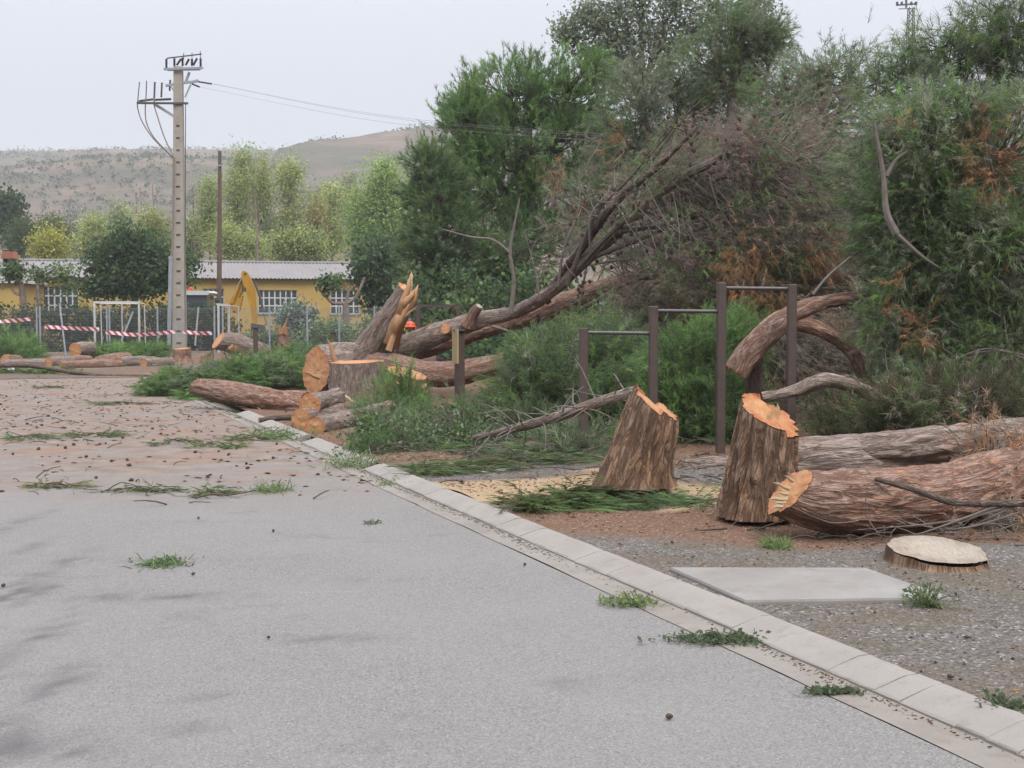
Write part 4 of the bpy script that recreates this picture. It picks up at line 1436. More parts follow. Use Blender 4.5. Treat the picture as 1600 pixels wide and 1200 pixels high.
pine('pine_tree', 'grey-green pine with thin tufts in the gap left of the lattice pylon', gbase(1270, D), at(1280, 110, D), .2,
     [pxlobe(1280, 120, D, 60, 30, .9, .6), pxlobe(1230, 160, D, 55, 40, .9, .8), pxlobe(1330, 120, D, 40, 40, .8, .5), pxlobe(1300, 190, D, 90, 50, 1.2, 1.3), pxlobe(1210, 230, D, 70, 60, 1.1, 1.1)],
     300, 8, 28, .14, .010, PGREY + PG, limbs=5, twl=.36, rc=.32, up=.15, br=.045, shell=.4, sag=.12, accent=(PORANGE, .03))
# big green pine mass at the right edge (felled crown standing up) nearest
D = 15.5
big = [pxlobe(1440, 230, D, 100, 90, .9, 1.8), pxlobe(1560, 250, D, 80, 110, .9, 1.7), pxlobe(1410, 330, D + .3, 70, 80, .8, 1.4), pxlobe(1490, 380, D, 120, 100, 1.0, 2.4), pxlobe(1600, 420, D, 90, 110, .9, 1.8),
       pxlobe(1440, 500, D, 75, 70, .8, 1.5), pxlobe(1540, 540, D, 110, 90, .9, 2.2), pxlobe(1460, 600, D, 110, 50, .7, 1.5), pxlobe(1590, 620, D - .5, 70, 50, .6, 1.), pxlobe(1385, 400, D + .6, 45, 50, .6, .6)]
t = pine('pine_tree', 'large green drooping pine with orange dead sprays filling the right edge', vg(1480, 700) + (0, 3.0, 0), at(1460, 160, D + .3), .16, big,
         1350, 8, 30, .085, .0058, [tuple(x * 1.22 for x in c) for c in PG + PG + PGREY + PGREY[:2] + PBROWN[2:3] + DARKG[2:]], limbs=9, twl=.24, rc=.16, up=-.25, out=.35, br=.022, shell=.35, sag=.28, rnd=.5, accent=(PORANGE, .012), bark=TWIG_GREY, mat=BARK_GREY, tilt=(-.1, -.1, 0))
crown(t, np.array([at(1540, 240, D - .9), at(1400, 520, D - .8)]), [pxlobe(1535, 235, D - .9, 34, 26, .3, 1.), pxlobe(1555, 280, D - .9, 28, 18, .3, .7), pxlobe(1425, 515, D - .8, 20, 24, .2, .5), pxlobe(1410, 437, D - .8, 10, 8, .1, .2), pxlobe(1540, 170, D - .9, 14, 10, .2, .2)],
      22, 7, 34, .09, .005, PORANGE, twl=.22, rc=.16, up=-.1, sag=.3, name='dead_needles', bname='dead_twigs', br=.01)
m = MB()
for pts, r in (([(1400, 365), (1385, 330), (1380, 270), (1365, 190)], .05), ([(1385, 275), (1400, 250), (1420, 235)], .03), ([(1400, 365), (1440, 400), (1470, 420)], .03), ([(1370, 200), (1355, 195)], .015),
               ([(1530, 545), (1520, 570), (1535, 590)], .02), ([(1600, 555), (1540, 545), (1480, 565), (1440, 570)], .012), ([(1600, 560), (1560, 548), (1500, 555)], .012), ([(1270, 460), (1295, 430), (1330, 400)], .018)):
    m = MB()
    m.tube(smooth_path([at(a, b, D - .95) for a, b in pts], 16), np.linspace(r, r * .35, 16), 7, False)
    m.build('pale_branch', TWIG_GREY, t)
crown(t, np.array([at(1440, 330, D), at(1500, 250, D), at(1420, 480, D), at(1540, 500, D)]), [pxlobe(1430, 220, D - .6, 60, 50, .4, 1.), pxlobe(1410, 330, D - .5, 45, 60, .4, 1.), pxlobe(1470, 300, D - .7, 60, 60, .4, 1.), pxlobe(1440, 420, D - .6, 50, 45, .4, .8), pxlobe(1540, 380, D - .8, 60, 50, .4, .8), pxlobe(1500, 180, D - .4, 70, 40, .4, .8), pxlobe(1490, 560, D - .8, 60, 35, .3, .6), pxlobe(1350, 280, D + .4, 30, 50, .3, .4), pxlobe(1370, 500, D - .7, 26, 40, .2, .4), pxlobe(1400, 590, D - .9, 50, 30, .25, .5)],
      300, 8, 30, .085, .0058, [tuple(x * 1.1 for x in c) for c in PG + PGREY + PBRIGHT[:1]], twl=.22, rc=.15, up=-.05, sag=.3, name='fresh_needles', bname='fresh_twigs', br=.012, bark=TWIG_GREY)
# second felled crown low right, rusty sprays round the red trunk
t = heap('pine_bough', 'rusty brown bough lying over the right end of the long red trunk',
         [pxlobe(1560, 700, 10.2, 60, 30, .3, 1.), pxlobe(1570, 780, 9.7, 60, 25, .3, .9), pxlobe(1500, 820, 9.5, 80, 16, .25, .8), pxlobe(1600, 830, 9.4, 60, 16, .25, .6)],
         95, 6, 24, .08, .0045, PORANGE + PBROWN, vg(1560, 830), twl=.18, rc=.16, up=-.1, sag=.2, rnd=.6, br=.008, shell=.2, zmin=.08, group='boughs flattened on the verge', bark=TWIG)
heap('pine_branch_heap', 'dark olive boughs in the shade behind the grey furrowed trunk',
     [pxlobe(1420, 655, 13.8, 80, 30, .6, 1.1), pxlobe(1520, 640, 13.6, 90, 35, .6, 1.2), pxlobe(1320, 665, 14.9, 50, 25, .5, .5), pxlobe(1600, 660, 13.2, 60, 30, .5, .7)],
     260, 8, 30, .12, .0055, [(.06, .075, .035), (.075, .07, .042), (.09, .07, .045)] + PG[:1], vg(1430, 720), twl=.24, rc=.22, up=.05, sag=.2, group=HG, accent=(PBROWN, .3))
# sparse upper right pine against the sky
D = 23
t = pine('pine_tree', 'sparse long-needled pine with dark cones against the sky in the top right corner', gbase(1590, D), at(1560, 10, D), .18,
         [pxlobe(1590, 40, D, 45, 60, .8, 1.0), pxlobe(1540, 60, D, 55, 35, .8, .7), pxlobe(1470, 75, D, 55, 28, .8, .7), pxlobe(1420, 110, D, 45, 28, .7, .5), pxlobe(1500, 115, D, 80, 30, .9, .7), pxlobe(1600, 130, D, 50, 50, .8, .8), pxlobe(1370, 130, D, 40, 30, .7, .35)],
         215, 7, 30, .19, .0085, PG + PGREY[:2], limbs=7, twl=.34, rc=.28, up=.05, br=.035, shell=.4, sag=.2)
m = MB()
for k in range(26):
    c = at(R.uniform(1480, 1600), R.uniform(40, 130), D - .3)
    m = MB()
    m.lathe(c, [(.005, .05), (.03, .03), (.038, 0), (.025, -.04), (.004, -.06)], 7)
    m.build('cone', CONEM, t)

pine('pine_tree', 'green pine just outside the right edge behind the end of the long red trunk', gbase(1740, 17.5), at(1740, 150, 17.5), .15,
     [pxlobe(1720, 250, 17.5, 90, 90, .9, 1.2), pxlobe(1760, 420, 17.5, 110, 110, 1., 1.6), pxlobe(1720, 580, 17.2, 110, 70, .9, 1.2)],
     240, 7, 30, .11, .008, PG + PGREY, limbs=3, twl=.26, rc=.2, up=.0, out=.35, br=.022, shell=.35, sag=.25)
# tall sparse poplar
D = 60
t = thing('poplar_tree', 'tall sparse grey-green poplar rising behind the rounded bright pine', 'tree', gbase(1010, D))
P = trunk(t, [gbase(1010, D), at(1005, 200, D), at(1000, -40, D)], [.30, .18, .08], BARK_DARK)
src = [P[8:]]
for a, b in (((1005, 160), (925, 30)), ((1003, 150), (960, -20)), ((1003, 140), (1060, 0)), ((1004, 170), (1100, 40)), ((1004, 180), (890, 60)), ((1003, 140), (1170, -10)), ((1004, 170), (1200, 110))):
    _, PP, _ = log_part(t, [at(*a, D), at((a[0] + b[0]) / 2, (a[1] + b[1]) / 2 - 15, D), at(*b, D)], [.12, .08, .03], 6, 14, .01, mat=BARK_GREY, name='limb')
    src.append(PP[3:])
leaf_crown(t, np.vstack(src), [pxlobe(920, 40, D, 40, 50, 1.2, .9), pxlobe(975, 20, D, 45, 60, 1.2, 1.1), pxlobe(1040, 30, D, 45, 70, 1.3, 1.2), pxlobe(1000, 90, D, 80, 45, 1.5, 1.1), pxlobe(880, 45, D, 20, 22, .6, .3), pxlobe(1100, 30, D, 40, 60, 1.2, .9),
                               pxlobe(1180, 130, D, 40, 35, 1., .6), pxlobe(950, 110, D, 30, 40, 1., .3), pxlobe(1190, 20, D, 25, 40, 1., .5), pxlobe(1130, 150, D, 60, 30, 1., .5)],
           620, 26, .19, POPG, rc=.6, br=.03, shell=.3)

# undergrowth mass between the trees
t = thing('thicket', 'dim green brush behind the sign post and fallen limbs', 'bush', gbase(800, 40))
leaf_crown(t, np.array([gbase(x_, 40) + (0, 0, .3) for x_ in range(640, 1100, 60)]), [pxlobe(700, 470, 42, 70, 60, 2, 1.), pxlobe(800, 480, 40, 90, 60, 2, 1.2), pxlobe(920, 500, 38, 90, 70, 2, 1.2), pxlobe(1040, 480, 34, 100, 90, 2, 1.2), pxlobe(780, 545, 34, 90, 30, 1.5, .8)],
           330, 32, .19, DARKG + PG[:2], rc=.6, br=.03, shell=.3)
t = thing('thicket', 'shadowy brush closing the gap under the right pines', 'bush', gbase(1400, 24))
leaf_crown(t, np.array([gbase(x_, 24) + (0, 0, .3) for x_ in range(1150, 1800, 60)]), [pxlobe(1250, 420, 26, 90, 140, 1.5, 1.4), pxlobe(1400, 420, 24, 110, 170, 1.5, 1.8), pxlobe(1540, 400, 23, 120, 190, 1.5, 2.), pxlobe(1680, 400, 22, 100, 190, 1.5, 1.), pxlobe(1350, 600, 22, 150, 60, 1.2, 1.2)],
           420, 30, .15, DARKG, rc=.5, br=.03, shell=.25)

# ------------------------------------------------------------------ far left trees
def broad(name, label, px, d, py_top, lobes, nb, per, size, cols, tr=.2, rc=.7, base_py=None, cat='tree', group=None, mat=None, accent=None, shell=.3):
    t = thing(name, label, cat, gbase(px, d), group=group)
    P = trunk(t, [gbase(px, d), at(px + R.normal(0, 3), (py_top + 500) / 2, d), at(px + R.normal(0, 4), py_top + 8, d)], [tr, tr * .7, tr * .2], mat, 10, 16)
    leaf_crown(t, P[5:], [pxlobe(a, b, d, rx, ry) for a, b, rx, ry in lobes], nb, per, size, cols, rc=rc, br=tr * .22, shell=shell, accent=accent, vary=.1 if d > 100 else .22)
    return t


broad('broadleaf_tree', 'dense dark green tree in front of the long yellow building, left of the utility pole', 205, 72, 350,
      [(205, 385, 45, 35), (165, 410, 38, 32), (250, 400, 42, 35), (215, 435, 75, 28), (150, 445, 30, 22), (275, 425, 30, 22), (300, 415, 16, 14)], 300, 34, .26, DARKG + [(.055, .095, .035), (.07, .11, .04)], .25, .7)
broad('broadleaf_tree', 'dark leafy tree at the right end of the yellow building', 600, 73, 375,
      [(590, 410, 50, 45), (620, 440, 45, 45), (568, 440, 22, 30), (640, 470, 40, 30), (600, 470, 45, 25)], 300, 34, .26, DARKG + PG[1:2], .25, .7)
broad('broadleaf_tree', 'round dark green tree at the far left edge below the ridge', 14, 150, 295,
      [(10, 330, 26, 32), (22, 360, 24, 28)], 90, 30, .55, [(.05, .085, .035), (.04, .07, .035)], .3, 1.2)
yl = [('yellow-green slender poplar just right of the brown wooden pole', 375, 135, 236, [(375, 290, 30, 50), (372, 350, 34, 45), (380, 250, 16, 18)], YELG, 1),
      ('thin yellow-green poplar left of the brown wooden pole', 326, 140, 262, [(328, 310, 18, 40), (322, 360, 20, 40)], YELG, .7),
      ('tall airy yellow-green poplar above the yellow machine arm', 412, 138, 232, [(410, 270, 20, 34), (415, 340, 26, 50), (405, 300, 22, 40)], YELG, .8),
      ('yellow-green poplar above the gridded building window', 452, 136, 240, [(452, 280, 24, 34), (456, 340, 28, 50), (470, 265, 12, 16)], YELG, .8),
      ('slender yellowish poplar left of the bright roadside ash', 495, 138, 300, [(492, 330, 16, 34), (490, 370, 22, 30)], YELG + PORANGE[2:], .5),
      ('broad fresh green ash crown left of the smaller dark pine', 605, 112, 238, [(610, 290, 38, 45), (570, 330, 32, 45), (620, 340, 36, 55), (590, 380, 50, 35), (580, 280, 20, 24), (545, 350, 18, 30)], [(.22, .33, .10), (.26, .35, .11), (.18, .28, .095), (.30, .35, .12)], 2.4),
      ('pale grey-green tree behind the top of the fresh green ash', 550, 150, 262, [(545, 300, 24, 34), (555, 340, 26, 40)], YELG + GREYG, .7),
      ('orange-tinged bushy tree behind the roof just left of the utility pole', 235, 140, 330, [(235, 355, 36, 25), (250, 380, 40, 20)], YELG + [(.26, .19, .05)], .9),
      ('olive green bushy tree behind the left roof', 85, 145, 335, [(85, 362, 44, 26), (60, 380, 40, 20), (115, 375, 35, 22)], [(.10, .135, .055), (.12, .15, .055)], 1.),
      ('bright yellow bush on the skyline of the left roof', 78, 110, 368, [(74, 385, 26, 13)], [(.33, .31, .07), (.27, .28, .07)], .5),
      ('green scrubby tree behind the dark tree and utility pole', 305, 145, 330, [(300, 360, 30, 28), (285, 385, 36, 18)], YELG + GREYG, .8),
      ('pale yellow-green tree between the dark tree and the left roof', 150, 142, 335, [(150, 365, 34, 26), (135, 385, 30, 16)], YELG, .8),
      ('faint olive tree on the rise left of the dark roofside tree', 190, 150, 315, [(188, 345, 26, 26), (200, 370, 30, 20)], YELG + GREYG, .7),
      ('tall pale yellow-green tree between the last poplar and the ash', 520, 142, 285, [(518, 330, 24, 44), (525, 375, 28, 24)], YELG, .9),
      ('dull green tree at the far left behind the roof', 35, 140, 340, [(40, 370, 36, 24)], [(.07, .105, .045), (.10, .13, .05)], .8),
      ('mid green low tree above the roof right of the wooden pole', 350, 125, 340, [(355, 378, 26, 22), (395, 385, 30, 18)], YELG, .7),
      ('mid green low tree above the roof over the gridded window', 450, 120, 345, [(445, 385, 36, 18), (490, 385, 36, 20)], YELG + [(.085, .13, .045)], .9)]
for lab, px, d, pt, lobs, cols, k in yl:
    broad('poplar_tree', lab, px, d, pt, lobs, int(170 * k) + 25, 36, .25, cols, .14, 1.2, group='trees beyond the yellow building', mat=BARK_GREY, shell=.15)
for lab, px, d, pt in (('bare white-barked tree left of the utility pole', 240, 142, 288), ('bare white-barked forked tree right of the utility pole', 302, 141, 292), ('bare pale trunk beside the white-barked tree', 214, 142, 300), ('bare pale trunk between poplars above the yellow roof', 400, 120, 300)):
    t = thing('bare_tree', lab, 'tree', gbase(px, d))
    P = trunk(t, [gbase(px, d), at(px + 3, 400, d), at(px - 2, pt, d)], [.16, .12, .04], BARK_GREY, 8, 16)
    m = MB()
    for k in range(9):
        s = P[R.integers(8, 14)]
        e = s + np.array((R.normal(0, .9), R.normal(0, .5), R.uniform(1.2, 3)))
        m.tube(smooth_path([s, (s + e) / 2 + (R.normal(0, .15), 0, -.15), e], 6), np.linspace(.05, .015, 6), 4, False)
    tag(m.build('branches', TWIG_GREY, t), kind='stuff')

# hillside scrub too far and too many to count
pts = []
for k in range(4200):
    px, y_ = R.uniform(-80, 760), R.uniform(285, 900)
    xw = (px - 800) / FPX * y_
    zz = max(left_hill(np.array(xw), np.array(y_)), mesa(np.array(xw), np.array(y_)) if xw > -220 else -9)
    if fbm(np.array((xw * .02, y_ * .02, 3.)), 3) > .47 and zz > 2:
        pts.append((xw, y_, float(zz)))
pts = np.array(pts)
k = np.repeat(np.arange(len(pts)), 10)
sz = R.uniform(.7, 2.2, len(pts))
Pq = pts[k] + R.normal(0, 1, (len(k), 3)) * sz[k][:, None] * (.8, .8, .4) + (0, 0, .9)
V, F, c = leafquads(Pq, 1.3, palette([(.06, .085, .045), (.08, .095, .055), (.05, .07, .04)], len(pts))[k])
tag(mk('hillside_scrub', V, F, LEAF, col=c), 'dark scattered scrub dotting the distant hillsides', 'scrub', kind='stuff')
pts = []
for px in np.concatenate([np.arange(635, 760, 2.2), R.uniform(0, 345, 40), np.arange(410, 432, 4)]):
    d_ = 700 if px > 380 else 925
    xw = (px - 800) / FPX * d_
    pts.append((xw, d_, float(mesa(np.array(xw), np.array(float(d_)))) if px > 380 else float(left_hill(np.array(xw), np.array(float(d_))))))
pts = np.array(pts)
k = np.repeat(np.arange(len(pts)), 26)
Pq = pts[k] + R.normal(0, 1, (len(k), 3)) * (1.0, 1.0, 1.3) + (0, 0, 2)
V, F, c = leafquads(Pq, 1.3, palette(DARKG + PGREY[1:2], len(pts))[k])
tag(mk('ridge_trees', V, F, LEAF, col=c), 'tiny dark trees along the distant ridge line', 'trees', kind='stuff')

# ------------------------------------------------------------------ hedge and greenery by the fence
t = thing('hedge', 'long clipped dark green hedge behind the wire fence', 'hedge', gbase(170, 64))
hx = np.linspace(-60, 356, 24)
hl = [(at(x_, 500, 64) * (1, 1, 0) + (0, 0, 1.15 + R.normal(0, .05)), (.75, .6, 1.35 + R.normal(0, .08)), 1) for x_ in hx]
leaf_crown(t, np.array([l[0] * (1, 1, 0) + (0, 0, .1) for l in hl]), hl, 520, 30, .19, [(.05, .08, .035), (.062, .095, .04), (.04, .065, .03), (.075, .09, .05)], rc=.42, br=.02, shell=.55)
for lab, px, py, d, rx, ry, cols in (('silvery grey-green bush in front of the gridded window', 462, 497, 66, 32, 28, GREYG + [(.10, .14, .09)]),
                                     ('low green bush behind the fence right of the silvery bush', 510, 520, 62, 40, 20, PG + GREYG[1:]),
                                     ('tall rough green growth behind the fence beside the worker', 600, 520, 60, 60, 30, PGREY + PG),
                                     ('grey-green growth behind the far dark exercise frame', 685, 520, 55, 45, 35, GREYG[1:] + PG + PGREY),
                                     ('low scrub behind the fence under the pollarded tree', 420, 535, 58, 50, 14, PG + PGREY)):
    t = thing('bush', lab, 'bush', gbase(px, d))
    leaf_crown(t, np.array([gbase(px - rx * .4, d), gbase(px, d), gbase(px + rx * .4, d)]), [pxlobe(px, py, d, rx, ry)], 130, 30, .17, cols, rc=.45, br=.02)

# pollarded trees
def pollard(lab, d, paths, radii, leaf_lobes, cols):
    base = gbase(paths[0][0][0], d)
    t = thing('pollarded_tree', lab, 'tree', base)
    src = []
    for i, pts in enumerate(paths):
        pp = [at(a, b, d) for a, b in pts]
        if i == 0:
            pp[0] = base
        _, P, _ = log_part(t, pp, radii[i], 10, 20, .012, mat=BARK_GREY, name='trunk' if i == 0 else 'limb')
        src.append(P)
    if leaf_lobes:
        leaf_crown(t, np.vstack(src), [pxlobe(a, b, d, rx, ry) for a, b, rx, ry in leaf_lobes], 46, 15, .2, cols, rc=.4, br=.015)


pollard('bare pollarded tree with stubby limbs in front of the right building window', 64, [[(541, 545), (541, 510), (540, 474)], [(540, 474), (553, 468), (562, 452), (570, 433)], [(540, 474), (520, 473), (508, 462), (496, 449)], [(541, 473), (544, 458), (553, 447)]],
        [[.22, .19, .17], [.10, .08, .05], [.10, .07, .04], [.09, .06]], [(518, 438, 8, 8)], DARKG + PG)
pollard('leaning pollarded tree with leafy top at the left building corner', 66, [[(42, 540), (36, 460), (28, 438), (20, 428)], [(36, 462), (22, 456), (14, 440), (8, 430)]], [[.2, .16, .12, .07], [.09, .07, .04]],
        [(30, 420, 24, 10), (8, 425, 16, 10)], PG + DARKG)
pollard('slim pollarded tree with leafy top before the left barred window', 66, [[(64, 540), (60, 455), (57, 440), (53, 428)]], [[.15, .12, .09, .05]], [(60, 422, 24, 10), (78, 432, 10, 14), (100, 422, 24, 10), (112, 440, 16, 18)], PG + DARKG + YELG[3:])

# ------------------------------------------------------------------ yellow building
A = at(-60, 500, 79)
B = at(640, 500, 85)
blen = float(np.linalg.norm((B - A)[:2]))
brz = math.atan2(B[1] - A[1], B[0] - A[0])
bld = thing('yellow_building', 'long low yellow rendered building with grey corrugated roof and gridded windows', 'building', (A[0], A[1], 0), brz)
bc, bs = math.cos(brz), math.sin(brz)


def bu(px):
    """distance along the facade under photo column px"""
    k = (px - 800) / FPX
    return (k * A[1] - A[0]) / (bc - k * bs)


EAVE = 4.25


def bz(px, py):
    d = A[1] + bu(px) * bs
    return at(px, py, d)[2]


wins = [(58, 124, 447, 492, 7), (318, 351, 451, 490, 4), (404, 465, 453, 490, 7), (517, 562, 453, 491, 5)]
holes = [(bu(a), bu(b), bz(a, d_), bz(a, c_)) for a, b, c_, d_, n in wins]
m = MB()
edges = [0]
for (u0, u1, z0, z1) in holes:
    m.box(edges[-1], u0, 0, .25, -.1, EAVE)
    m.box(u0, u1, .0, .25, -.1, z0)
    m.box(u0, u1, .0, .25, z1, EAVE)
    edges.append(u1)
m.box(edges[-1], blen, 0, .25, -.1, EAVE)
m.box(0, .25, .25, 9.5, -.1, EAVE)
m.box(blen - .25, blen, .25, 9.5, -.1, EAVE)
m.box(.25, blen - .25, 9.25, 9.5, -.1, EAVE)
m.build('wall', WALLY, bld, local=True)
for (u0, u1, z0, z1), wn in zip(holes, wins):
    n = wn[4]
    wd = MB()
    wd.box(u0, u1, .10, .16, z1 - .06, z1)
    wd.box(u0, u1, .10, .16, z0, z0 + .06)
    for f in np.linspace(0, 1, n + 1):
        uu = u0 + (u1 - u0) * f
        wd.box(max(u0, uu - .045), min(u1, uu + .045), .095, .155, z0 + .06, z1 - .06)
    rows = 3
    for r_ in (1, 2):
        zz = z0 + (z1 - z0) * r_ / rows
        wd.box(u0 + .045, u1 - .045, .09, .15, zz - .04, zz + .04)
    wo_ = wd.build('window', WHITE, bld, local=True)
    for i in range(n):
        for j in range(rows):
            p_ = MB()
            a0 = u0 + (u1 - u0) * i / n + .045
            a1 = u0 + (u1 - u0) * (i + 1) / n - .045
            c0 = z0 + (z1 - z0) * j / rows + .04
            c1 = z0 + (z1 - z0) * (j + 1) / rows - .04
            p_.box(a0, a1, .125, .135, c0, c1)
            p_.build('pane', GLASS, wo_, local=True)
    sill = MB()
    sill.box(u0 - .08, u1 + .08, -.07, .09, z0 - .08, z0)
    sill.build('sill', SLABM, wo_, local=True)
# corrugated roof, both slopes
uu = np.arange(-.4, blen + .4, .06)
vv = np.array([-.45, 1.2, 3.0, 4.75])
U, Vv = np.meshgrid(uu, vv)
Z = EAVE + .02 + (Vv + .45) * .235 + .035 * np.sin(U * 2 * PI / .24)
V1 = xyz(U, Vv, Z).reshape(-1, 3)
V2 = xyz(U, 9.5 - Vv, Z).reshape(-1, 3)
nu = len(uu)
rf = mk('roof', np.vstack([V1, V2]), np.vstack([gridfaces(4, nu, False), gridfaces(4, nu, False)[:, ::-1] + 4 * nu]), ROOFM, bld, smooth=True, local=True)
m = MB()
m.tube([(u_, 4.75, EAVE + 1.27) for u_ in (-.4, blen / 2, blen + .4)], [.11] * 3, 8)
m.build('ridge_cap', ROOFM, rf, local=True)

# small annexe at left with tiled chimney
ax0, ax1 = at(-120, 500, 74), at(30, 500, 74)
an = thing('annexe', 'small grey-roofed yellow annexe at the left edge with terracotta chimney cap', 'building', (ax0[0], 74, 0))
aw = ax1[0] - ax0[0]
zE, zR = at(10, 443, 74)[2], at(5, 400, 77)[2]
m = MB()
m.box(0, aw, 0, 4, -.1, zE)
m.build('wall', WALLY, an, local=True)
m = MB()
V = [(-.3, -.3, zE), (aw + .3, -.3, zE + .02), (aw - 1.6, 3, zR), (-.3, 3, zR), (-.3, 4.3, zE), (aw + .3, 4.3, zE)]
m.add(np.array(V), [(0, 1, 2, 3), (3, 2, 5, 4)], [(1, 5, 2)])
rf2 = m.build('roof', ROOFM, an, local=True)
cx = at(15, 400, 76)[0] - ax0[0]
cz = at(15, 407, 76)[2]
m = MB()
for dx in (-.28, -.02, .24):
    m.box(cx + dx - .05, cx + dx + .05, 1.8, 2.3, cz - .5, cz + .1)
m.build('chimney', DARKM, rf2, local=True)
m = MB()
m.prism([(cx - .42, cz + .1), (cx + .40, cz + .1), (cx + .28, cz + .52), (cx - .26, cz + .52)], 1.65, 2.45)
m.build('chimney_cap', TERRA, rf2, local=True)

# ------------------------------------------------------------------ concrete utility pole
D = 60.0
pk = D / FPX
pb = gbase(279.5, D)
pole = thing('utility_pole', 'tall pale concrete utility pole with dark insulators behind the wire fence', 'utility pole', pb)


def pz(py):
    return at(280, py, D)[2]


H = pz(104)
m = MB()
wb, wt = 10.2 * pk, 6.6 * pk


def hw(z):
    return wb + (wt - wb) * z / H


def cxp(z):
    return (283.5 - 279.5) * pk * z / H


nst = 24
zs = np.linspace(-.1, H, nst + 1)
for a, b in zip(zs[:-1], zs[1:]):
    # core behind, two rails and one web per step leave a recessed foothold on the face
    for (f0, f1, y0, y1, z0, z1) in ((-1, 1, -.02, .25, a, b), (-1, -.36, -.12, -.02, a, b), (.36, 1, -.12, -.02, a, b), (-.36, .36, -.117, -.02, a + (.10 if b < H * .86 else 0), b)):
        V = []
        for z in (z0, z1):
            for y in (y0, y1):
                for f in (f0, f1):
                    V.append((cxp(z) + hw(z) * f, y * (1 - .3 * z / H), z))
        m.add(V, [(0, 2, 3, 1), (4, 5, 7, 6), (0, 1, 5, 4), (2, 6, 7, 3), (0, 4, 6, 2), (1, 3, 7, 5)])
m.build('shaft', POLEM, pole, local=True)


def L(px, py, dy=0.0):
    q = at(px, py, D + dy) - pb
    return q


def insul(a, b, r, parent, mat=INSUL, n=7):
    mm = MB()
    a, b = np.asarray(a), np.asarray(b)
    k = n * 2 + 1
    P = np.array([a + (b - a) * i / (k - 1) for i in range(k)])
    mm.tube(P, [r if i % 2 else r * .55 for i in range(k)], 8)
    mm.build('insulator', mat, parent, local=True)


def steel(name, segs, wd, mat=DARKM, parent=None):
    mm = MB()
    for a, b in segs:
        mm.bar(a, b, wd)
    return mm.build(name, mat, parent or pole, local=True)


arm1 = steel('top_crossarm', [(L(256, 108, -.2), L(317, 106, -.2)), (L(262, 109, .35), L(313, 108, .35)), (L(296, 113), L(290, 128))], .10, GALV)
steel('upper_rod', [(L(261, 91), L(315, 84.5))], .05)
for q_ in ((261, 91, 95), (313, 80, 92), (300, 82, 95), (287, 83, 93)):
    steel('rod_hanger', [(L(q_[0], q_[1]), L(q_[0], q_[2]))], .03)
for a, b in (((260, 106), (260, 92)), ((272.5, 104), (272.5, 91)), ((276, 102), (283, 92)), ((285.5, 103), (285, 90)), ((290, 102), (295.5, 92)), ((300, 103), (300, 92)), ((302, 102), (308, 91)), ((313.5, 105), (313.5, 91))):
    insul(L(*a), L(*b), .065, arm1)
arm2 = steel('middle_crossarm', [(L(259, 134), L(296, 128)), (L(296, 129), L(310, 126))], .11, GALV)
for q_ in (((268, 136), (277, 152)), ((286, 134), (277, 152)), ((298, 132), (289, 152))):
    steel('brace', [(L(*q_[0]), L(*q_[1]))], .06, GALV)
insul(L(306, 127), L(331, 131), .05, arm2)
insul(L(300, 131), L(312, 136), .05, arm2)
plat = steel('cable_platform', [(L(215, 161, -.3), L(294, 161.5, -.1)), (L(217, 158, .4), L(241, 155, .6)), (L(215, 161, -.3), L(217, 158, .4)), (L(241, 161), L(241, 155, .6)), (L(241, 156, .5), L(267, 155, .3))], .09)
steel('platform_brace', [(L(242, 163), L(285, 190))], .13, GALV)
for a, b in (((215.5, 155), (218, 128)), ((228, 155), (229, 126)), ((241, 153), (242, 128)), ((252, 152), (253, 129)), ((265, 142), (266, 125))):
    insul(L(*a), L(*b), .055 if a[0] > 230 else .03, plat)
for pts in ([(215.5, 155), (215, 168), (222, 190), (240, 217), (262, 238), (272, 248)], [(228, 155), (227, 172), (229, 192), (240, 214), (260, 236), (272, 248)], [(241, 155), (241, 165), (247, 185), (257, 215), (272, 247)]):
    mm = MB()
    mm.tube(smooth_path([L(a, b, -.15) for a, b in pts], 24), .028, 6)
    mm.build('cable', CABLE, pole, local=True)
mm = MB()
mm.tube([L(271.5, 246, -.18), L(269.5, 380, -.18), L(267.5, 400, -.18)], .045, 8)
mm.build('conduit', CABLE, pole, local=True)
mm = MB()
mm.tube([L(267, 400, -.2), L(264, 540, -.2)], .10, 10)
mm.build('conduit_guard', GALV, pole, local=True)
mm = MB()
mm.tube([L(290, 163, -.1), L(289.5, 300, -.1), L(289, 520, -.1)], .02, 6)
mm.build('earth_wire', DARKM, pole, local=True)
for i, (a, b, z2) in enumerate((((331, 131), (1090, 224), 36), ((318, 128), (1090, 220), 37), ((312, 136), (1090, 232), 35.5))):
    p0, p1 = at(*a, 60), at(*b, z2)
    P = smooth_path([p0, (p0 + p1) / 2 + (0, 0, -.45), p1], 30)
    mm = MB()
    mm.tube(P, .005, 5)
    o = mm.build('power_line', CABLE, loc=p0)
    tag(o, ('lowest', 'uppermost', 'middle')[2 - i if i != 1 else 1] + ' of the three thin power lines running right from the concrete pole', 'wire', 'power lines from the concrete pole')

# wooden pole
D2 = 76
t = thing('wooden_pole', 'thin brown wooden pole standing in front of the yellow building roof', 'pole', gbase(341, D2))
mm = MB()
mm.tube([gbase(341, D2), at(343, 400, D2), at(343.5, 236, D2)], [.17, .14, .10], 10)
mm.build('shaft', WOODPOLE, t)
mm = MB()
mm.tube([at(339, 259, D2 - .15), at(347, 259, D2 - .15)], .05, 6)
mm.build('bracket', GALV, t)
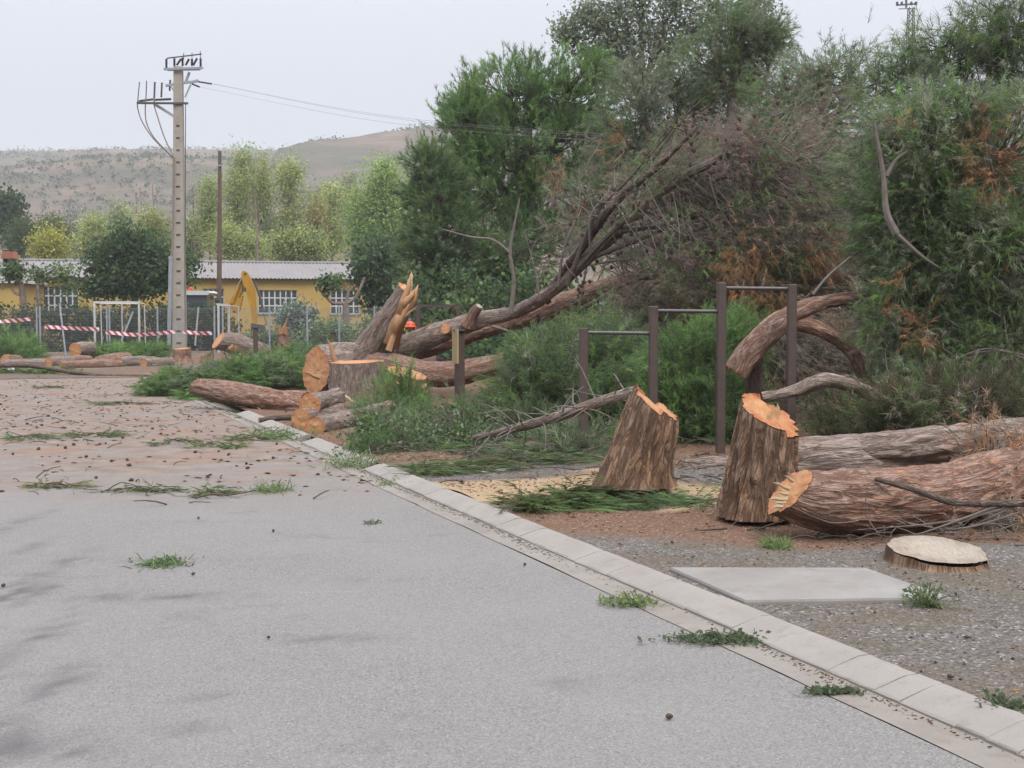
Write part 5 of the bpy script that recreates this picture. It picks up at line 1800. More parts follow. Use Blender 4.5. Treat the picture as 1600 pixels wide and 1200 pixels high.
# lattice pylon
D3 = 150
t = thing('lattice_pylon', 'grey lattice power pylon rising above the trees at upper right', 'pylon', gbase(1416, D3))
mm = MB()
zt = at(1416, 12, D3)[2]
b0 = gbase(1416, D3)
lv = np.linspace(0, zt, 40)
for s1 in (-1, 1):
    for s2 in (-1, 1):
        mm.bar(b0 + (s1 * 1.1, s2 * 1.1, 0), b0 + (s1 * .28, s2 * .28, zt), .09)
for a, b in zip(lv[:-1], lv[1:]):
    ra, rb = 1.1 - .82 * a / zt, 1.1 - .82 * b / zt
    for s2 in (-1, 1):
        mm.bar(b0 + (-ra, s2 * ra, a), b0 + (rb, s2 * rb, b), .05)
        mm.bar(b0 + (ra, s2 * ra, a), b0 + (-rb, s2 * rb, b), .05)
mm.build('mast', DARKM, t)
mm = MB()
mm.bar(at(1400, 8, D3), at(1433, 6, D3), .16)
mm.bar(at(1404, 14, D3), at(1430, 13, D3), .08)
mm.bar(at(1416, 12, D3), at(1416, -4, D3), .2)
mm.build('crossarm', DARKM, t)
for px in (1402, 1409, 1424, 1431):
    mm = MB()
    mm.tube([at(px, 8, D3), at(px, 3, D3)], .14, 6)
    mm.build('insulator', INSUL, t)

# ------------------------------------------------------------------ wire fence, goals, tape
DF = 57
fn = thing('wire_fence', 'tall galvanised wire mesh fence with steel posts in front of the hedge', 'fence', gbase(250, DF))
def fz(py):
    return at(400, py, DF)[2]
xa, xb = gbase(-80, DF)[0], gbase(655, DF)[0]
posts = [-40, 57.5, 62.5, 167, 171, 246, 335, 348, 421, 480, 530, 585, 640]
for px in posts:
    mm = MB()
    x_ = gbase(px, DF)[0]
    mm.tube([(x_, DF, -.1), (x_, DF, 2.22)], .042, 8)
    mm.build('post', GALV, fn)
for a, b in (((93, 474), (103, 556)), ((208, 487), (190, 532)), ((310, 480), (305, 540))):
    mm = MB()
    mm.tube([at(*a, DF - .12), at(*b, DF - .3)], .042, 8)
    mm.build('brace', GALV, fn)
mm = MB()
mm.bar((gbase(57, DF)[0], DF - .01, 1.75), (gbase(63, DF)[0], DF - .01, 1.75), .06)
mm.bar((gbase(167, DF)[0], DF - .01, 1.75), (gbase(171, DF)[0], DF - .01, 1.75), .06)
mm.build('bracket', GALV, fn)
xsn = [xa] + [gbase(p, DF)[0] for p in (60, 169, 246, 335, 421, 480, 585)] + [xb]
for a, b in zip(xsn[:-1], xsn[1:]):
    mm = MB()
    for x_ in np.arange(a, b, .06):
        s_ = .0032
        mm.add([(x_ - s_, DF + .05, .02), (x_ + s_, DF + .05, .02), (x_ + s_, DF + .05, 2.12), (x_ - s_, DF + .05, 2.12), (x_, DF + .05 + s_, .02), (x_, DF + .05 + s_, 2.12)], [(0, 1, 2, 3), (1, 4, 5, 2), (4, 0, 3, 5)])
    for z_ in np.concatenate([np.arange(.05, 2.1, .07), [2.12]]):
        s_ = .0032 if z_ < 2.1 else .006
        mm.add([(a, DF + .046, z_ - s_), (b, DF + .046, z_ - s_), (b, DF + .046, z_ + s_), (a, DF + .046, z_ + s_), (a, DF + .04, z_), (b, DF + .04, z_)], [(0, 1, 2, 3), (0, 4, 5, 1), (4, 3, 2, 5)])
    tag(mm.build('wire_mesh', WIRE, fn), kind='stuff')

tps = [((-20, 504), (20, 501), (48, 498.5), 'left-edge strip of red and white striped warning tape on the fence'),
       ((70, 510.5), (112, 513), (155, 514.5), 'red and white striped tape strip between the double post and the goal'),
       ((165, 519), (215, 523), (274, 518.5), 'long red and white striped tape strip across the goal to the utility pole'),
       ((286, 518.5), (310, 520.5), (331, 520.5), 'short red and white striped tape strip right of the utility pole')]
for a, b, c_, lab in tps:
    dt = 55.6
    P = smooth_path([at(*a, dt), at(*b, dt), at(*c_, dt)], 30)
    hh = .08
    tw_ = .3 * np.sin(np.linspace(0, 7, 30))
    up = np.stack([0 * tw_, np.sin(tw_), np.cos(tw_)], -1) * hh
    nrm = np.stack([0 * tw_, np.cos(tw_), -np.sin(tw_)], -1) * .003
    V = np.vstack([P - up + nrm, P + up + nrm, P + up - nrm, P - up - nrm])
    Lc = np.concatenate([[0], np.cumsum(np.linalg.norm(np.diff(P, axis=0), axis=1))])
    i = np.arange(29)
    Fq = np.vstack([np.stack([k * 30 + i, k * 30 + i + 1, ((k + 1) % 4) * 30 + i + 1, ((k + 1) % 4) * 30 + i], -1) for k in range(4)])
    o = mk('warning_tape', V, Fq, TAPE, attrs={'u': np.tile(Lc * 3.4, 4), 'v': np.repeat([0, 1, 1, 0], 30)}, loc=P[0])
    tag(o, lab, 'tape', 'striped warning tapes on the fence')


def goal(lab, px0, px1, py0, d, mid, dep, back):
    t = thing('goal_frame', lab, 'goal', gbase(px0, d))
    z1 = at(px0, py0, d)[2]
    a, b = gbase(px0, d), gbase(px1, d + dep)
    for p_ in (a, b):
        mm = MB()
        mm.bar(p_, p_ + (0, 0, z1 - .02), .085)
        mm.build('goalpost', WHITE, t)
    mm = MB()
    mm.bar(a + (-.05, 0, z1), b + (.05, 0, z1), .085)
    mm.build('crossbar', WHITE, t)
    for f in mid:
        mm = MB()
        q = a + (b - a) * f + (0, .9, 0)
        mm.tube([q, q + (0, 0, z1 - .05)], .03, 6)
        mm.build('back_stay', WHITE, t)
    mm = MB()
    for q in (a, b):
        mm.tube([q + (0, 0, z1 - .05), q + (back, .9, z1 - .06), q + (back, 1.0, .05)], .03, 6)
    mm.tube([a + (0, .9, z1 - .06), b + (0, .9, z1 - .06)], .025, 6)
    mm.build('net_stays', WHITE, t)


goal('white goal frame standing behind the fence left of the utility pole', 148, 217.5, 472, 60, (.48,), .8, 0)
goal('narrow end-on white goal frame beside the yellow machine arm', 341.5, 357, 475.5, 60, (.6,), 2.6, .3)

# ------------------------------------------------------------------ yellow backhoe behind the hedge
D = 67
bh = thing('backhoe', 'yellow backhoe with raised rusty arm and white cab roof behind the hedge', 'excavator', gbase(330, D))


def Bp(px, py, dy=0):
    return at(px, py, D + dy)


def plate(poly, y0, y1, name, mat):
    mm = MB()
    P = [Bp(*p) for p in poly]
    mm.prism([(p[0], p[2]) for p in P], D + y0, D + y1)
    return mm.build(name, mat, bh)


boom = plate([(357, 477), (364, 484), (372, 470), (383, 450), (380, 438), (372, 450)], -.2, .1, 'boom', EXY)
stick = plate([(379, 429), (382, 423), (388, 425), (394, 435), (400, 452), (402, 482), (404, 508), (398, 508), (394, 482), (387, 456), (381, 440)], -.42, -.22, 'stick', EXY)
plate([(365, 478), (372, 468), (381, 462), (377, 484), (371, 490), (364, 489)], -.3, -.05, 'swing_link', EXY)
mm = MB()
mm.tube([Bp(366, 461, -.3), Bp(380, 430, -.3)], .05, 8)
mm.build('ram_rod', CHROME, bh)
mm = MB()
mm.tube([Bp(363, 474, -.3), Bp(373, 446, -.3)], .08, 8)
mm.build('ram', EXY, bh)
mm = MB()
mm.tube([Bp(398, 440, -.5), Bp(408, 470, -.5), Bp(412, 488, -.5)], .06, 8)
mm.build('bucket_ram', DARKM, bh)
mm = MB()
mm.tube([Bp(412, 489, -.5), Bp(417, 508, -.5)], .035, 8)
mm.build('bucket_rod', CHROME, bh)
plate([(396, 505), (414, 508), (418, 524), (408, 536), (396, 528)], -.7, 0, 'bucket', DARKM)
mm = MB()
mm.tube([Bp(381, 452, -.45), Bp(386, 452, .12)], .12, 10)
mm.tube([Bp(383, 428, -.45), Bp(383.5, 428, .12)], .07, 10)
mm.build('pivot', DARKM, bh)
mm = MB()
g0 = gbase(330, D)
mm.box(g0[0] - 2.1, g0[0] + .9, D, D + 1.6, .6, 1.7)
mm.build('body', EXY, bh)
mm = MB()
mm.box(g0[0] - 1.6, g0[0] - .2, D + .05, D + 1.55, 1.7, Bp(300, 461)[2])
mm.build('cab', GLASS, bh)
z0, z1 = Bp(300, 461)[2], Bp(300, 454.5)[2]
plate([(286, 461), (325, 461), (329, 457.5), (326, 454.5), (288, 454)], -.1, 1.7, 'cab_roof', WHITE)
mm = MB()
q = Bp(298, 454, .6)
mm.lathe(q, [(.10, -.02), (.10, .1), (.085, .16), (.02, .2)], 10)
mm.build('beacon', LAMPO, bh)
for dx, r_ in ((-1.7, .45), (.2, .65)):
    for dy in (0.05, 1.55):
        mm = MB()
        c_ = g0 + (dx, dy, r_)
        mm.tube([c_ - (0, .18, 0), c_ + (0, .18, 0)], r_, 20)
        mm.build('wheel', RUBBER, bh)

# ------------------------------------------------------------------ pull-up bars, posts
D = 14.7
px_ = [912, 1021, 1127, 1237]
tops = [1.51, 1.76, 2.03, 2.01]
pu = thing('pull_up_bars', 'brown four-post pull-up bar set with three steel bars of rising height', 'exercise bars', vg(1060, 717))
def boxpost(parent, x, y, z0, z1, w, rz=0, name='post', mat=None):
    mm = MB()
    h = w / 2
    b_ = .008
    pr = [(-h, -h + b_), (-h + b_, -h), (h - b_, -h), (h, -h + b_), (h, h - b_), (h - b_, h), (-h + b_, h), (-h, h - b_)]
    c_, s_ = math.cos(rz), math.sin(rz)
    V = []
    for z, k in ((z0, 1), (z1 - .01, 1), (z1, .9)):
        for a, b in pr:
            V.append((x + (a * c_ - b * s_) * k, y + (a * s_ + b * c_) * k, z))
    V.append((x, y, z1))
    mm.add(V, gridfaces(3, 8), [(16 + i, 16 + (i + 1) % 8, 24) for i in range(8)])
    return mm.build(name, mat or POST, parent)
for p, zt_ in zip(px_, tops):
    q = gbase(p, D)
    boxpost(pu, q[0], q[1], 0, zt_, .098, .05)
for (a, b), zb in zip(((0, 1), (1, 2), (2, 3)), (1.455, 1.705, 1.965)):
    mm = MB()
    qa, qb = gbase(px_[a], D), gbase(px_[b], D)
    mm.tube([qa + (.049, 0, zb), qb + (-.049, 0, zb - .008)], .021, 10)
    mm.build('bar', BARM, pu)

# marker post with pale board
q = gbase(718, 21.6)
mp = thing('marker_post', 'dark wooden post with pale vertical board in front of the fallen limbs', 'post', q)
boxpost(mp, q[0], q[1], 0, at(718, 517, 21.6)[2], .135, math.radians(28))
mm = MB()
bp = at(712, 541, 21.5)
M = Matrix.Translation(bp) @ Matrix.Rotation(math.radians(-62), 4, 'Z')
mm.box(-.10, .10, -.02, .01, -.29, .29, M)
M2 = Matrix.Translation(bp + np.array((-.025, -.045, 0)))
mm.build('board', PLY, mp)
mm = MB()
mm.box(q[0] - .11, q[0] + .09, q[1] - .12, q[1] + .1, at(718, 517, 21.6)[2], at(718, 514.5, 21.6)[2])
mm.build('cap', DARKM, mp)

t = thing('exercise_frame', 'far dark exercise frame of two posts and a top bar behind the worker', 'exercise bars', gbase(685, 32))
for p in (653.5, 716):
    q = gbase(p, 32)
    boxpost(t, q[0], q[1], 0, at(p, 478, 32)[2] - .03, .10)
mm = MB()
mm.bar(at(649, 477.8, 32), at(720, 478.5, 32), .07)
mm.build('top_bar', POST, t)
for lab, p, pt, d in (('dark brown post in front of the felled trunk below the yellow arm', 399, 513, 37), ('dark brown post just behind the sawn butt of the uprooted pine', 520.5, 520, 36)):
    q = gbase(p, d)
    t = thing('wooden_post', lab, 'post', q)
    boxpost(t, q[0], q[1], 0, at(p, pt, d)[2], .14, .2)
    mm = MB()
    zc = at(p, pt, d)[2]
    mm.box(q[0] - .10, q[0] + .10, q[1] - .10, q[1] + .10, zc, zc + .03)
    mm.build('cap', POST, t)

# concrete slab beside the kerb
c4 = [vg(1046, 893), vg(1352, 893), vg(1488, 941), vg(1164, 946)]
z1 = .078
pl = np.array([(p[0], p[1]) for p in c4])
cen = pl.mean(0)
V = []
for z, k in ((0, 1.0), (z1 - .012, 1.0), (z1, .988)):
    for p in pl:
        pp = cen + (p - cen) * k
        V.append((pp[0], pp[1], z))
o = mk('concrete_slab', np.array(V), [gridfaces(3, 4)[:, ::-1], np.array([[11, 10, 9, 8]])], SLABM, loc=(cen[0], cen[1], 0))
tag(o, 'flat pale concrete slab set in the gravel behind the kerb', 'slab')

# ------------------------------------------------------------------ worker behind the fallen limb
D = 33.0
wb_ = gbase(633, D)
wk = thing('person', 'worker in orange helmet, red sleeves and yellow vest stooping behind the fallen limb', 'person', wb_)


def skin_mesh(name, verts, edges, radii, mat, parent, root=0, sub=1):
    me = bpy.data.meshes.new(name)
    me.from_pydata([tuple(v) for v in verts], edges, [])
    o = bpy.data.objects.new(name, me)
    C.objects.link(o)
    o.parent = parent
    me.materials.append(mat)
    md = o.modifiers.new('skin', 'SKIN')
    for i, r in enumerate(radii):
        me.skin_vertices[0].data[i].radius = (r, r) if not hasattr(r, '__len__') else r
        me.skin_vertices[0].data[i].use_root = (i == root)
    o.modifiers.new('sub', 'SUBSURF').levels = sub
    o.modifiers['sub'].render_levels = sub
    return o


hd = at(640, 511, D) - wb_          # helmet centre, local
hz = hd[2]
hx_ = hd[0]
pel = (hx_ - .22, .25, .92)
UPS = .12
vv_ = [pel, (hx_ - .16, .2, 1.05), (hx_ - .08, .1, 1.2 + UPS), (hx_ - .03, .04, 1.30 + UPS), (hx_ + .0, 0, hz - .14), (hx_ + .02, -.02, hz - .05), (hx_ + .02, -.02, hz + .03),
       (hx_ - .22, .02, 1.27 + UPS), (hx_ - .30, -.1, 1.06), (hx_ - .16, -.3, .95), (hx_ - .11, -.36, .92),
       (hx_ + .14, .1, 1.27 + UPS), (hx_ + .2, -.05, 1.05), (hx_ + .1, -.28, .95), (hx_ + .07, -.35, .92),
       (hx_ - .32, .26, .86), (hx_ - .34, .12, .48), (hx_ - .34, .25, .09), (hx_ - .34, .1, .05),
       (hx_ - .12, .26, .86), (hx_ - .08, .05, .48), (hx_ - .08, .2, .09), (hx_ - .08, .05, .05)]
ed_ = [(0, 1), (1, 2), (2, 3), (3, 4), (4, 5), (5, 6), (3, 7), (7, 8), (8, 9), (9, 10), (3, 11), (11, 12), (12, 13), (13, 14), (0, 15), (15, 16), (16, 17), (17, 18), (0, 19), (19, 20), (20, 21), (21, 22)]
rd_ = [.15, .15, .16, .12, .055, .085, .085, .075, .055, .042, .04, .075, .055, .042, .04, .10, .07, .05, .045, .10, .07, .05, .045]
skin_mesh('body', vv_, ed_, rd_, TROUSER, wk, 0, 2)
skin_mesh('vest', [(hx_ - .16, .2, 1.03 + UPS), (hx_ - .08, .1, 1.2 + UPS), (hx_ - .035, .05, 1.32 + UPS)], [(0, 1), (1, 2)], [.172, .185, .15], VISY, wk, 0, 2)
skin_mesh('sleeve', [(hx_ - .17, .04, 1.29 + UPS), (hx_ - .23, .01, 1.26 + UPS), (hx_ - .30, -.1, 1.06)], [(0, 1), (1, 2)], [.095, .092, .066], REDC, wk, 0, 2)
skin_mesh('sleeve', [(hx_ + .09, .1, 1.29 + UPS), (hx_ + .15, .09, 1.26 + UPS), (hx_ + .2, -.05, 1.05)], [(0, 1), (1, 2)], [.095, .092, .066], REDC, wk, 0, 2)
fc = skin_mesh('face', [(hx_ + .02, -.025, hz - .12), (hx_ + .025, -.03, hz - .06), (hx_ + .025, -.03, hz + .0)], [(0, 1), (1, 2)], [.075, .095, .092], SKIN, wk, 0, 2)
mm = MB()
mm.add(np.array([(hx_ + .03, -.15, hz - .055), (hx_ + .005, -.115, hz - .075), (hx_ + .055, -.115, hz - .075), (hx_ + .03, -.112, hz - .02)]), None, [(0, 1, 2), (0, 3, 1), (0, 2, 3)])
mm.build('nose', SKIN, fc, local=True)
hm = MB()
hc = np.array((hx_ + .02, -.02, hz + .0))
hm.lathe(hc, [(.150, -.005), (.150, .01), (.128, .015), (.124, .06), (.10, .115), (.055, .145), (.002, .152)], 20)
hel = hm.build('helmet', HELMET, wk, local=True, smooth=True)
for s_ in (-1, 1):
    mm = MB()
    e0 = hc + (s_ * .125, 0, -.06)
    mm.tube([e0, e0 + (s_ * .05, 0, 0)], .05, 12)
    mm.build('ear_defender', HELMET if s_ > 0 else VISY, hel, local=True)
for nm, (hxx, hyy, hzz) in (('hand', vv_[10]), ('hand', vv_[14])):
    vs, es, rs = [(hxx, hyy, hzz)], [], [.04]
    for k_ in range(4):
        b_ = len(vs)
        vs += [(hxx - .03 + .02 * k_, hyy - .05, hzz - .02), (hxx - .03 + .02 * k_, hyy - .085, hzz - .04 - .005 * (k_ % 2)), (hxx - .028 + .02 * k_, hyy - .095, hzz - .065)]
        es += [(0, b_), (b_, b_ + 1), (b_ + 1, b_ + 2)]
        rs += [.011, .010, .009]
    b_ = len(vs)
    vs += [(hxx + .045, hyy - .02, hzz - .01), (hxx + .055, hyy - .05, hzz - .03)]
    es += [(0, b_), (b_, b_ + 1)]
    rs += [.012, .010]
    skin_mesh(nm, vs, es, rs, SKIN, wk, 0, 1)

# ------------------------------------------------------------------ small things
t = thing('white_canister', 'small white plastic canister standing under the long bare branch at far left', 'canister', gbase(16, 37.4))
mm = MB()
q = gbase(16, 37.4)
mm.lathe(q, [(.002, 0), (.095, .0), (.10, .02), (.10, .17), (.08, .20), (.03, .215), (.028, .225)], 14)
mm.build('body', BOTTLE, t, smooth=True)
mm = MB()
mm.lathe(q, [(.036, .215), (.036, .25), (.002, .252)], 10)
mm.build('cap', WHITE, t)
t = thing('litter', 'scrap of white and red packaging among the boughs by the marker post', 'litter', gr(693, 652))
mm = MB()
for k, (dx, dz, w_) in enumerate(((-.04, .10, .10), (.06, .12, .09), (.02, .07, .12))):
    c_ = gr(693, 656) + (dx, 0, dz)
    V = [c_ + (-w_, .02, -.02), c_ + (w_, -.02, .0), c_ + (w_ * .8, .03, .04), c_ + (-w_ * .8, .05, .035), c_ + (0, .0, .05)]
    mm.add(V, None, [(0, 1, 4), (1, 2, 4), (2, 3, 4), (3, 0, 4), (0, 2, 1), (0, 3, 2)])
mm.build('wrapper', WHITE, t)
mm = MB()
c_ = gr(691, 656) + (0, -.06, .13)
mm.box(c_[0] - .03, c_[0] + .03, c_[1] - .03, c_[1] + .03, c_[2] - .05, c_[2] + .05)
mm.build('red_print', REDC, t)


def tuft(name, label, p, n, h, spread, cols, width=.006, flat=0., leafy=0, cat='weed', group=None):
    t = thing(name, label, cat, p, group=group)
    p = np.asarray(p, float)
    b = p + np.stack([R.normal(0, spread[0], n), R.normal(0, spread[1], n), np.zeros(n)], -1)
    d = unit(np.stack([R.normal(0, .6 + flat, n), R.normal(0, .6 + flat, n), R.uniform(.4, 1.2, n) * (1 - flat * .6)], -1))
    ln = h * R.uniform(.5, 1.3, n)
    sd = unit(np.cross(d, randunit(n))) * width
    mid = b + d * ln[:, None] * .6
    tip = b + d * ln[:, None] + np.array((0, 0, -.18)) * ln[:, None]
    V = np.stack([b - sd, b + sd, mid + sd * .8, tip, mid - sd * .8], 1).reshape(-1, 3)
    i = np.arange(n)[:, None] * 5
    Fq = [np.hstack([i, i + 1, i + 2, i + 4]), np.hstack([i + 4, i + 2, i + 3])]
    cc = palette(cols, n)
    tag(mk('blades', V, Fq, LEAF, t, col=np.repeat(cc, 5, 0)), kind='stuff')
    if leafy:
        P = b[R.integers(0, n, leafy)] + d[R.integers(0, n, leafy)] * (h * R.random((leafy, 1)))
        P[:, 2] = np.maximum(P[:, 2], p[2] + .005)
        V, F, c = leafquads(P, .03, palette(cols, leafy))
        tag(mk('leaves', V, F, LEAF, t, col=c), kind='stuff')
    return t


WG = [(.14, .195, .075), (.12, .17, .07), (.17, .21, .09), (.16, .18, .10)]
WD = [(.10, .13, .075), (.12, .14, .085), (.085, .11, .065)]
tuft('weed', 'low green weed growing in the gutter joint left of the concrete slab', gr(982, 942, .01), 150, .07, (.075, .05), WG, .004, .5, 160)
tuft('weed', 'dark flat creeping weed sprawling across the gutter in the foreground', gr(1135, 1000, .01), 260, .06, (.13, .05), WD, .004, .8, 420)
tuft('weed', 'small dark creeping weed on the gutter nearest the camera', gr(1300, 1081, .01), 130, .035, (.055, .018), WD, .003, .8, 200)
tuft('weed', 'lone spindly grey-green weed at the right corner of the concrete slab', vg(1448, 948), 60, .17, (.04, .03), WD + WG, .004, .1, 140)
tuft('weed', 'small weed behind the kerb at the lower right edge', vg(1565, 1103), 60, .06, (.05, .04), WD, .003, .3, 120)
tuft('grass_tuft', 'bright green upright tuft on the needle litter beside the red trunk', vg(1212, 856), 170, .12, (.05, .05), WG + PBRIGHT, .003, .1)
tuft('grass_tuft', 'flat dark green sprig lying on the asphalt left of centre', gr(256, 882), 170, .10, (.08, .08), WD + PG, .004, .6, 60)
tuft('grass_tuft', 'small green sprig on the asphalt beyond the lone sprig', gr(425, 768), 120, .16, (.08, .10), WG + PG, .005, .3)
tuft('weed', 'tiny grey-green weed on the asphalt by the kerb at mid distance', gr(582, 818), 40, .05, (.04, .05), WD, .005, .4)
tuft('weed', 'white-flowered weed growing over the kerb gap below the leafy bush', gr(560, 728), 200, .22, (.18, .2), WG + [(.28, .31, .24)], .005, .2, 260)
tuft('weed', 'grassy growth in the kerb gap left of the complete kerb run', gr(625, 756), 140, .09, (.14, .12), WG, .005, .4)
tuft('weed', 'green weeds growing over the kerb end beside the log trio', gr(455, 682), 260, .2, (.3, .35), WG + PG, .008, .3)

# green sprigs strewn over the far road
sp = [(45, 685, .5, .4), (150, 682, .55, .3), (270, 692, .3, .4), (345, 697, .45, .4), (400, 688, .5, .4), (90, 762, .25, .15), (215, 768, .4, .10), (320, 772, .18, .12), (190, 632, .9, .35), (75, 606, .35, .4), (500, 793, .2, .1), (28, 672, .6, .3), (100, 620, .3, .3), (600, 745, .2, .15)]
nam = ['at the left edge of the littered road', 'second from the left edge on the littered road', 'small one left of the kerb end', 'fluffy one before the kerb end', 'beside the weeds at the kerb end', 'thin dark one lying on the left road', 'long thin one on the mid road', 'at the left tip of the bare twig', 'wide one in front of the green heap',
       'small one in front of the white canister', 'faint one near the kerb centre', 'greyish one at the far left edge', 'tiny one on the far road', 'touching the kerb foot']
for (px, py, w_, dp), nm in list(zip(sp, nam))[:10]:
    c = gr(px, py)
    heap('pine_sprig', 'flat green pine sprig, ' + nm, [(c + (0, 0, .01), (w_ * .8, dp * .8, .01))], int(7 + 12 * w_), 5, 20, .07, .008, PG + [(.22, .22, .12), (.24, .22, .13)], c, twl=.18, rc=.12, up=-.02, out=.2, rnd=.6, br=.008, zmin=.012, group='green sprigs strewn on the road', cat='sprig', arch=0, flatz=.3)
t = thing('bare_twig', 'curved brown twig lying across the road below the far kerb end', 'branch', gr(370, 772))
mm = MB()
mm.tube(smooth_path([gr(305, 778, .02), gr(330, 772, .04), gr(360, 773, .03), (gr(400, 766, .03))], 16), np.linspace(.012, .005, 16), 6)
mm.build('stem', TWIG, t)

# pine cones
conemesh = None
mm = MB()
prof = [(.004, .0), (.022, .008), (.028, .022), (.024, .04), (.013, .056), (.003, .064)]
th = np.arange(10) / 10 * 2 * PI
V = np.array([[(r * (1 + .25 * ((i + j) % 2)) * math.cos(a), r * (1 + .25 * ((i + j) % 2)) * math.sin(a), z) for i, a in enumerate(th)] for j, (r, z) in enumerate(prof)]).reshape(-1, 3)
V = (V[:, [2, 0, 1]] - (.03, 0, 0)) * (1.25, .8, .8)
cpos = [(5, 918), (135, 715), (102, 701), (60, 703), (20, 711), (165, 694), (170, 683), (192, 685), (174, 722), (199, 720), (150, 748), (205, 752), (310, 812), (427, 832), (387, 733), (385, 726), (357, 712), (305, 708), (370, 702), (302, 900), (247, 659), (295, 652), (300, 653), (75, 651), (100, 651), (60, 630), (55, 622),
        (427, 717), (420, 1000), (1046, 1125), (820, 885), (115, 696), (125, 684), (10, 620), (1330, 905), (1510, 1000), (1485, 1062), (1050, 850), (925, 770), (718, 763), (753, 765)]
for k in range(26):
    cpos.append((R.uniform(0, 470), 600 + 150 * R.beta(1.2, 2.2)))
for i, (px, py) in enumerate(cpos):
    q = gr(px, py)
    s_, t_ = to_st(q)
    if t_ > .2:
        q = vg(px, py)
        if t_ < .26:
            continue
    elif t_ > 0:
        continue
    if conemesh is None:
        o = mk('pine_cone', V, gridfaces(len(prof), 10), CONEM, loc=(0, 0, 0))
        conemesh = o.data
    else:
        o = bpy.data.objects.new('pine_cone', conemesh)
        C.objects.link(o)
    o.location = tuple(q + np.array((0, 0, .015)))
    o.rotation_euler = (random.uniform(0, 6.28), random.uniform(-.3, .3), random.uniform(0, 6.28))
    sc_ = random.uniform(.7, 1.2) * (.38 if q[1] < 12 else .72)
    o.scale = (sc_, sc_, sc_)
    tag(o, 'small brown pine cone lying on the ' + ('dirt verge right of the kerb' if t_ > 0 else 'near bare asphalt' if q[1] < 12 else 'littered far road'), 'pine cone', 'pine cones strewn over road and verge')

# uncountable litter: stones, chips, needles, bark crumbs
def scatter(name, label, cat, P, smin, smax, cols, flat=.5, elong=1.0):
    n = len(P)
    base = np.array([(1, 0, 0), (-.5, .87, 0), (-.5, -.87, 0), (.1, 0, 1), (0, .1, -.6)])
    F = np.array([(0, 1, 3), (1, 2, 3), (2, 0, 3), (1, 0, 4), (2, 1, 4), (0, 2, 4)])
    s = R.uniform(smin, smax, n) ** 1.0
    a = R.uniform(0, 2 * PI, n)
    q = base[None] * (1 + R.normal(0, .25, (n, 5, 3))) * s[:, None, None] * np.array((elong, 1, flat))
    x = q[..., 0] * np.cos(a)[:, None] - q[..., 1] * np.sin(a)[:, None]
    y = q[..., 0] * np.sin(a)[:, None] + q[..., 1] * np.cos(a)[:, None]
    V = np.stack([x, y, q[..., 2]], -1) + P[:, None]
    Fa = (F[None] + (np.arange(n) * 5)[:, None, None]).reshape(-1, 3)
    return tag(mk(name, V.reshape(-1, 3), Fa, LEAF, col=np.repeat(palette(cols, n) * ALB * .95, 5, 0)), label, cat, kind='stuff')


def verge_pts(n, smin, smax, tmin, tmax, mask=None):
    ii = R.integers(0, len(vx), n * 6)
    s_, t_ = S.ravel()[ii], T.ravel()[ii]
    ok = (s_ > smin) & (s_ < smax) & (t_ > tmin) & (t_ < tmax)
    if mask is not None:
        ok &= R.random(len(ii)) < mask[ii]
    ii = ii[ok][:n]
    return np.stack([vx[ii] + R.uniform(-.05, .05, len(ii)), vy[ii] + R.uniform(-.05, .05, len(ii)), vz[ii] + .003], -1)


Sv, Tv = np.meshgrid(sg_v, tg_v, indexing='ij')
S, T = Sv, Tv
scatter('gravel', 'loose pale and grey gravel over the verge', 'gravel', verge_pts(6500, -4, 9, .3, 7), .004, .013, [(.30, .28, .26), (.42, .40, .37), (.2, .18, .17), (.5, .47, .43)], .7)
scatter('wood_chips', 'orange sawdust chips and bark crumbs on the verge', 'wood chips', verge_pts(8000, 0, 26, .3, 8, np.clip(ndl * .5 + saw, 0.04, 1)), .005, .02, [(.55, .36, .17), (.62, .45, .25), (.32, .15, .08), (.25, .13, .08), (.45, .22, .11)], .35, 1.6)
n = 5200
ss = R.uniform(7.5, 33, n)
tt = -R.uniform(.02, 16, n)
x_, y_ = kst(ss, tt)
ok = (fbm(xyz(x_ * .45, y_ * 1.1), 4) > .46) & (y_ > 11 + 2 * R.random(n))
scatter('bark_crumbs', 'bark crumbs and chips strewn over the far road', 'wood chips', xyz(x_[ok], y_[ok], .006), .008, .035, [(.16, .095, .065), (.11, .08, .06), (.30, .16, .09), (.38, .22, .11), (.14, .12, .09)], .3, 1.7)
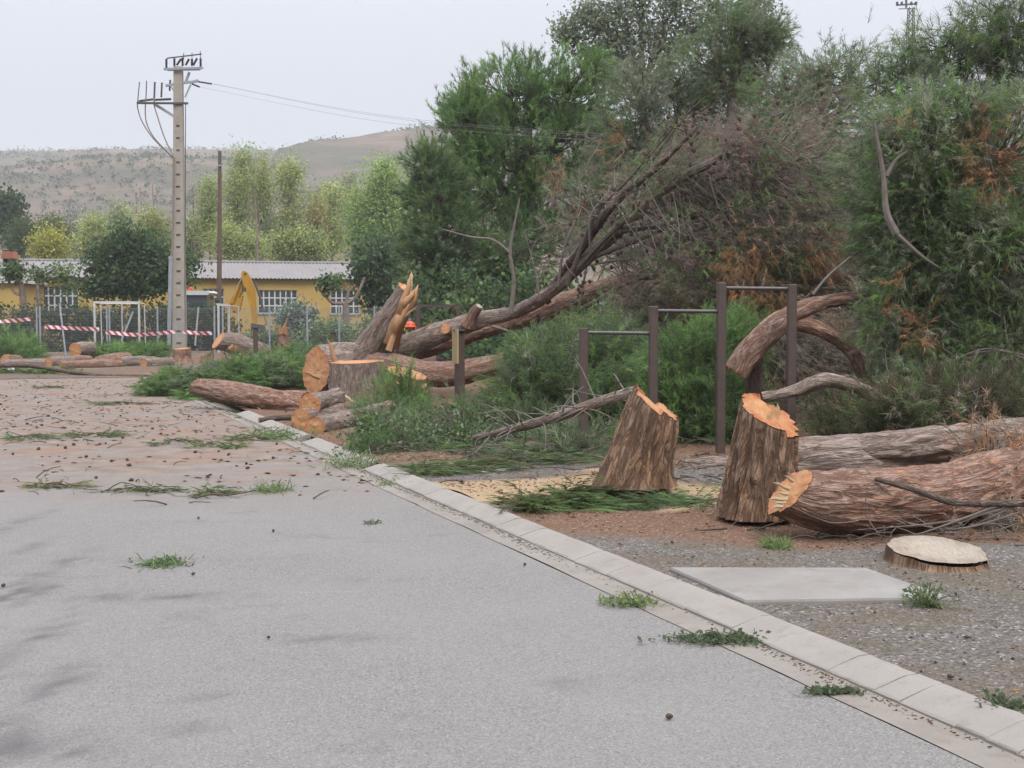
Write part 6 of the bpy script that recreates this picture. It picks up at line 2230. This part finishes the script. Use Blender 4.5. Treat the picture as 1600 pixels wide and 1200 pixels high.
# needle litter caught in the gutter along the kerb foot
n = 5000
ss = R.uniform(-2, 26, n)
tt = -.012 - np.abs(R.normal(0, .03, n)) * (.5 + 1.6 * fbm(xyz(ss * .9, 7), 3))
x_, y_ = kst(ss, np.minimum(tt, -.006))
ok = R.random(n) < np.clip(fbm(xyz(ss * .8, 2), 3) * 2.4 - .6 + (ss > 4) * .25, .05, 1)
scatter('gutter_litter', 'brown needle litter caught along the foot of the kerb', 'leaf litter', xyz(x_[ok], y_[ok], .006), .002, .007, [(.22, .13, .08), (.28, .16, .10), (.15, .10, .07), (.34, .22, .14)], .4, 1.9)

# splinters and slivers on the ground round the centre stump
for k, (a, b) in enumerate((((402, 642), (420, 650)), ((527, 640), (537, 632)), ((537, 618), (556, 630)), ((455, 660), (452, 668)), ((583, 632), (603, 628)), ((410, 645), (402, 636)))):
    t = thing('wood_sliver', 'pale split sliver of fresh wood ' + ('standing left of the kerb log trio', 'between the trio and the broad stump', 'leaning on the front of the broad stump', 'beside the lower left cut log', 'at the right foot of the broad stump', 'crossing another left of the log trio')[k], 'wood sliver', gr(a[0], 655), group='slivers round the centre stump')
    splinters(t, [(at(*a, 22.2), at(*b, 22.1), .06)], SPLINT_PALE)

# broken twigs strewn everywhere
def sticks(name, label, P, lmin, lmax, mat):
    m = MB()
    for p in P:
        a = R.uniform(0, 2 * PI)
        l_ = R.uniform(lmin, lmax)
        d_ = np.array((math.cos(a), math.sin(a), R.normal(.05, .12)))
        m.tube(smooth_path([p, p + d_ * l_ * .5 + R.normal(0, .04, 3) * l_ * 2 * (1, 1, .4) + (0, 0, .02), p + d_ * l_ + (0, 0, .01)], 4), np.linspace(.006, .003, 4) * R.uniform(.6, 1.5), 4, False)
    tag(m.build(name, mat), label, 'twigs', kind='stuff')


pp = []
for k in range(520):
    q = vg(R.uniform(520, 1130), R.uniform(640, 770))
    if to_st(q)[1] > .45:
        pp.append(q + (0, 0, R.uniform(0, .12)))
for k in range(160):
    q = vg(R.uniform(1100, 1600), R.uniform(700, 860))
    pp.append(q + (0, 0, .01))
sticks('twig_litter', 'broken grey twigs strewn over the verge among the boughs', pp, .08, .36, TWIG)
pp = []
for k in range(150):
    pp.append(gr(R.uniform(-20, 430), R.uniform(585, 700)) + (0, 0, .01))
for k in range(120):
    pp.append(gr(R.uniform(230, 430), R.uniform(556, 585)) + (0, 0, .05))
for k in range(14):
    pp.append(gr(R.uniform(0, 500), R.uniform(700, 790)) + (0, 0, .008))
sticks('road_twigs', 'broken brown twigs strewn over the far road', pp, .05, .3, TWIG)
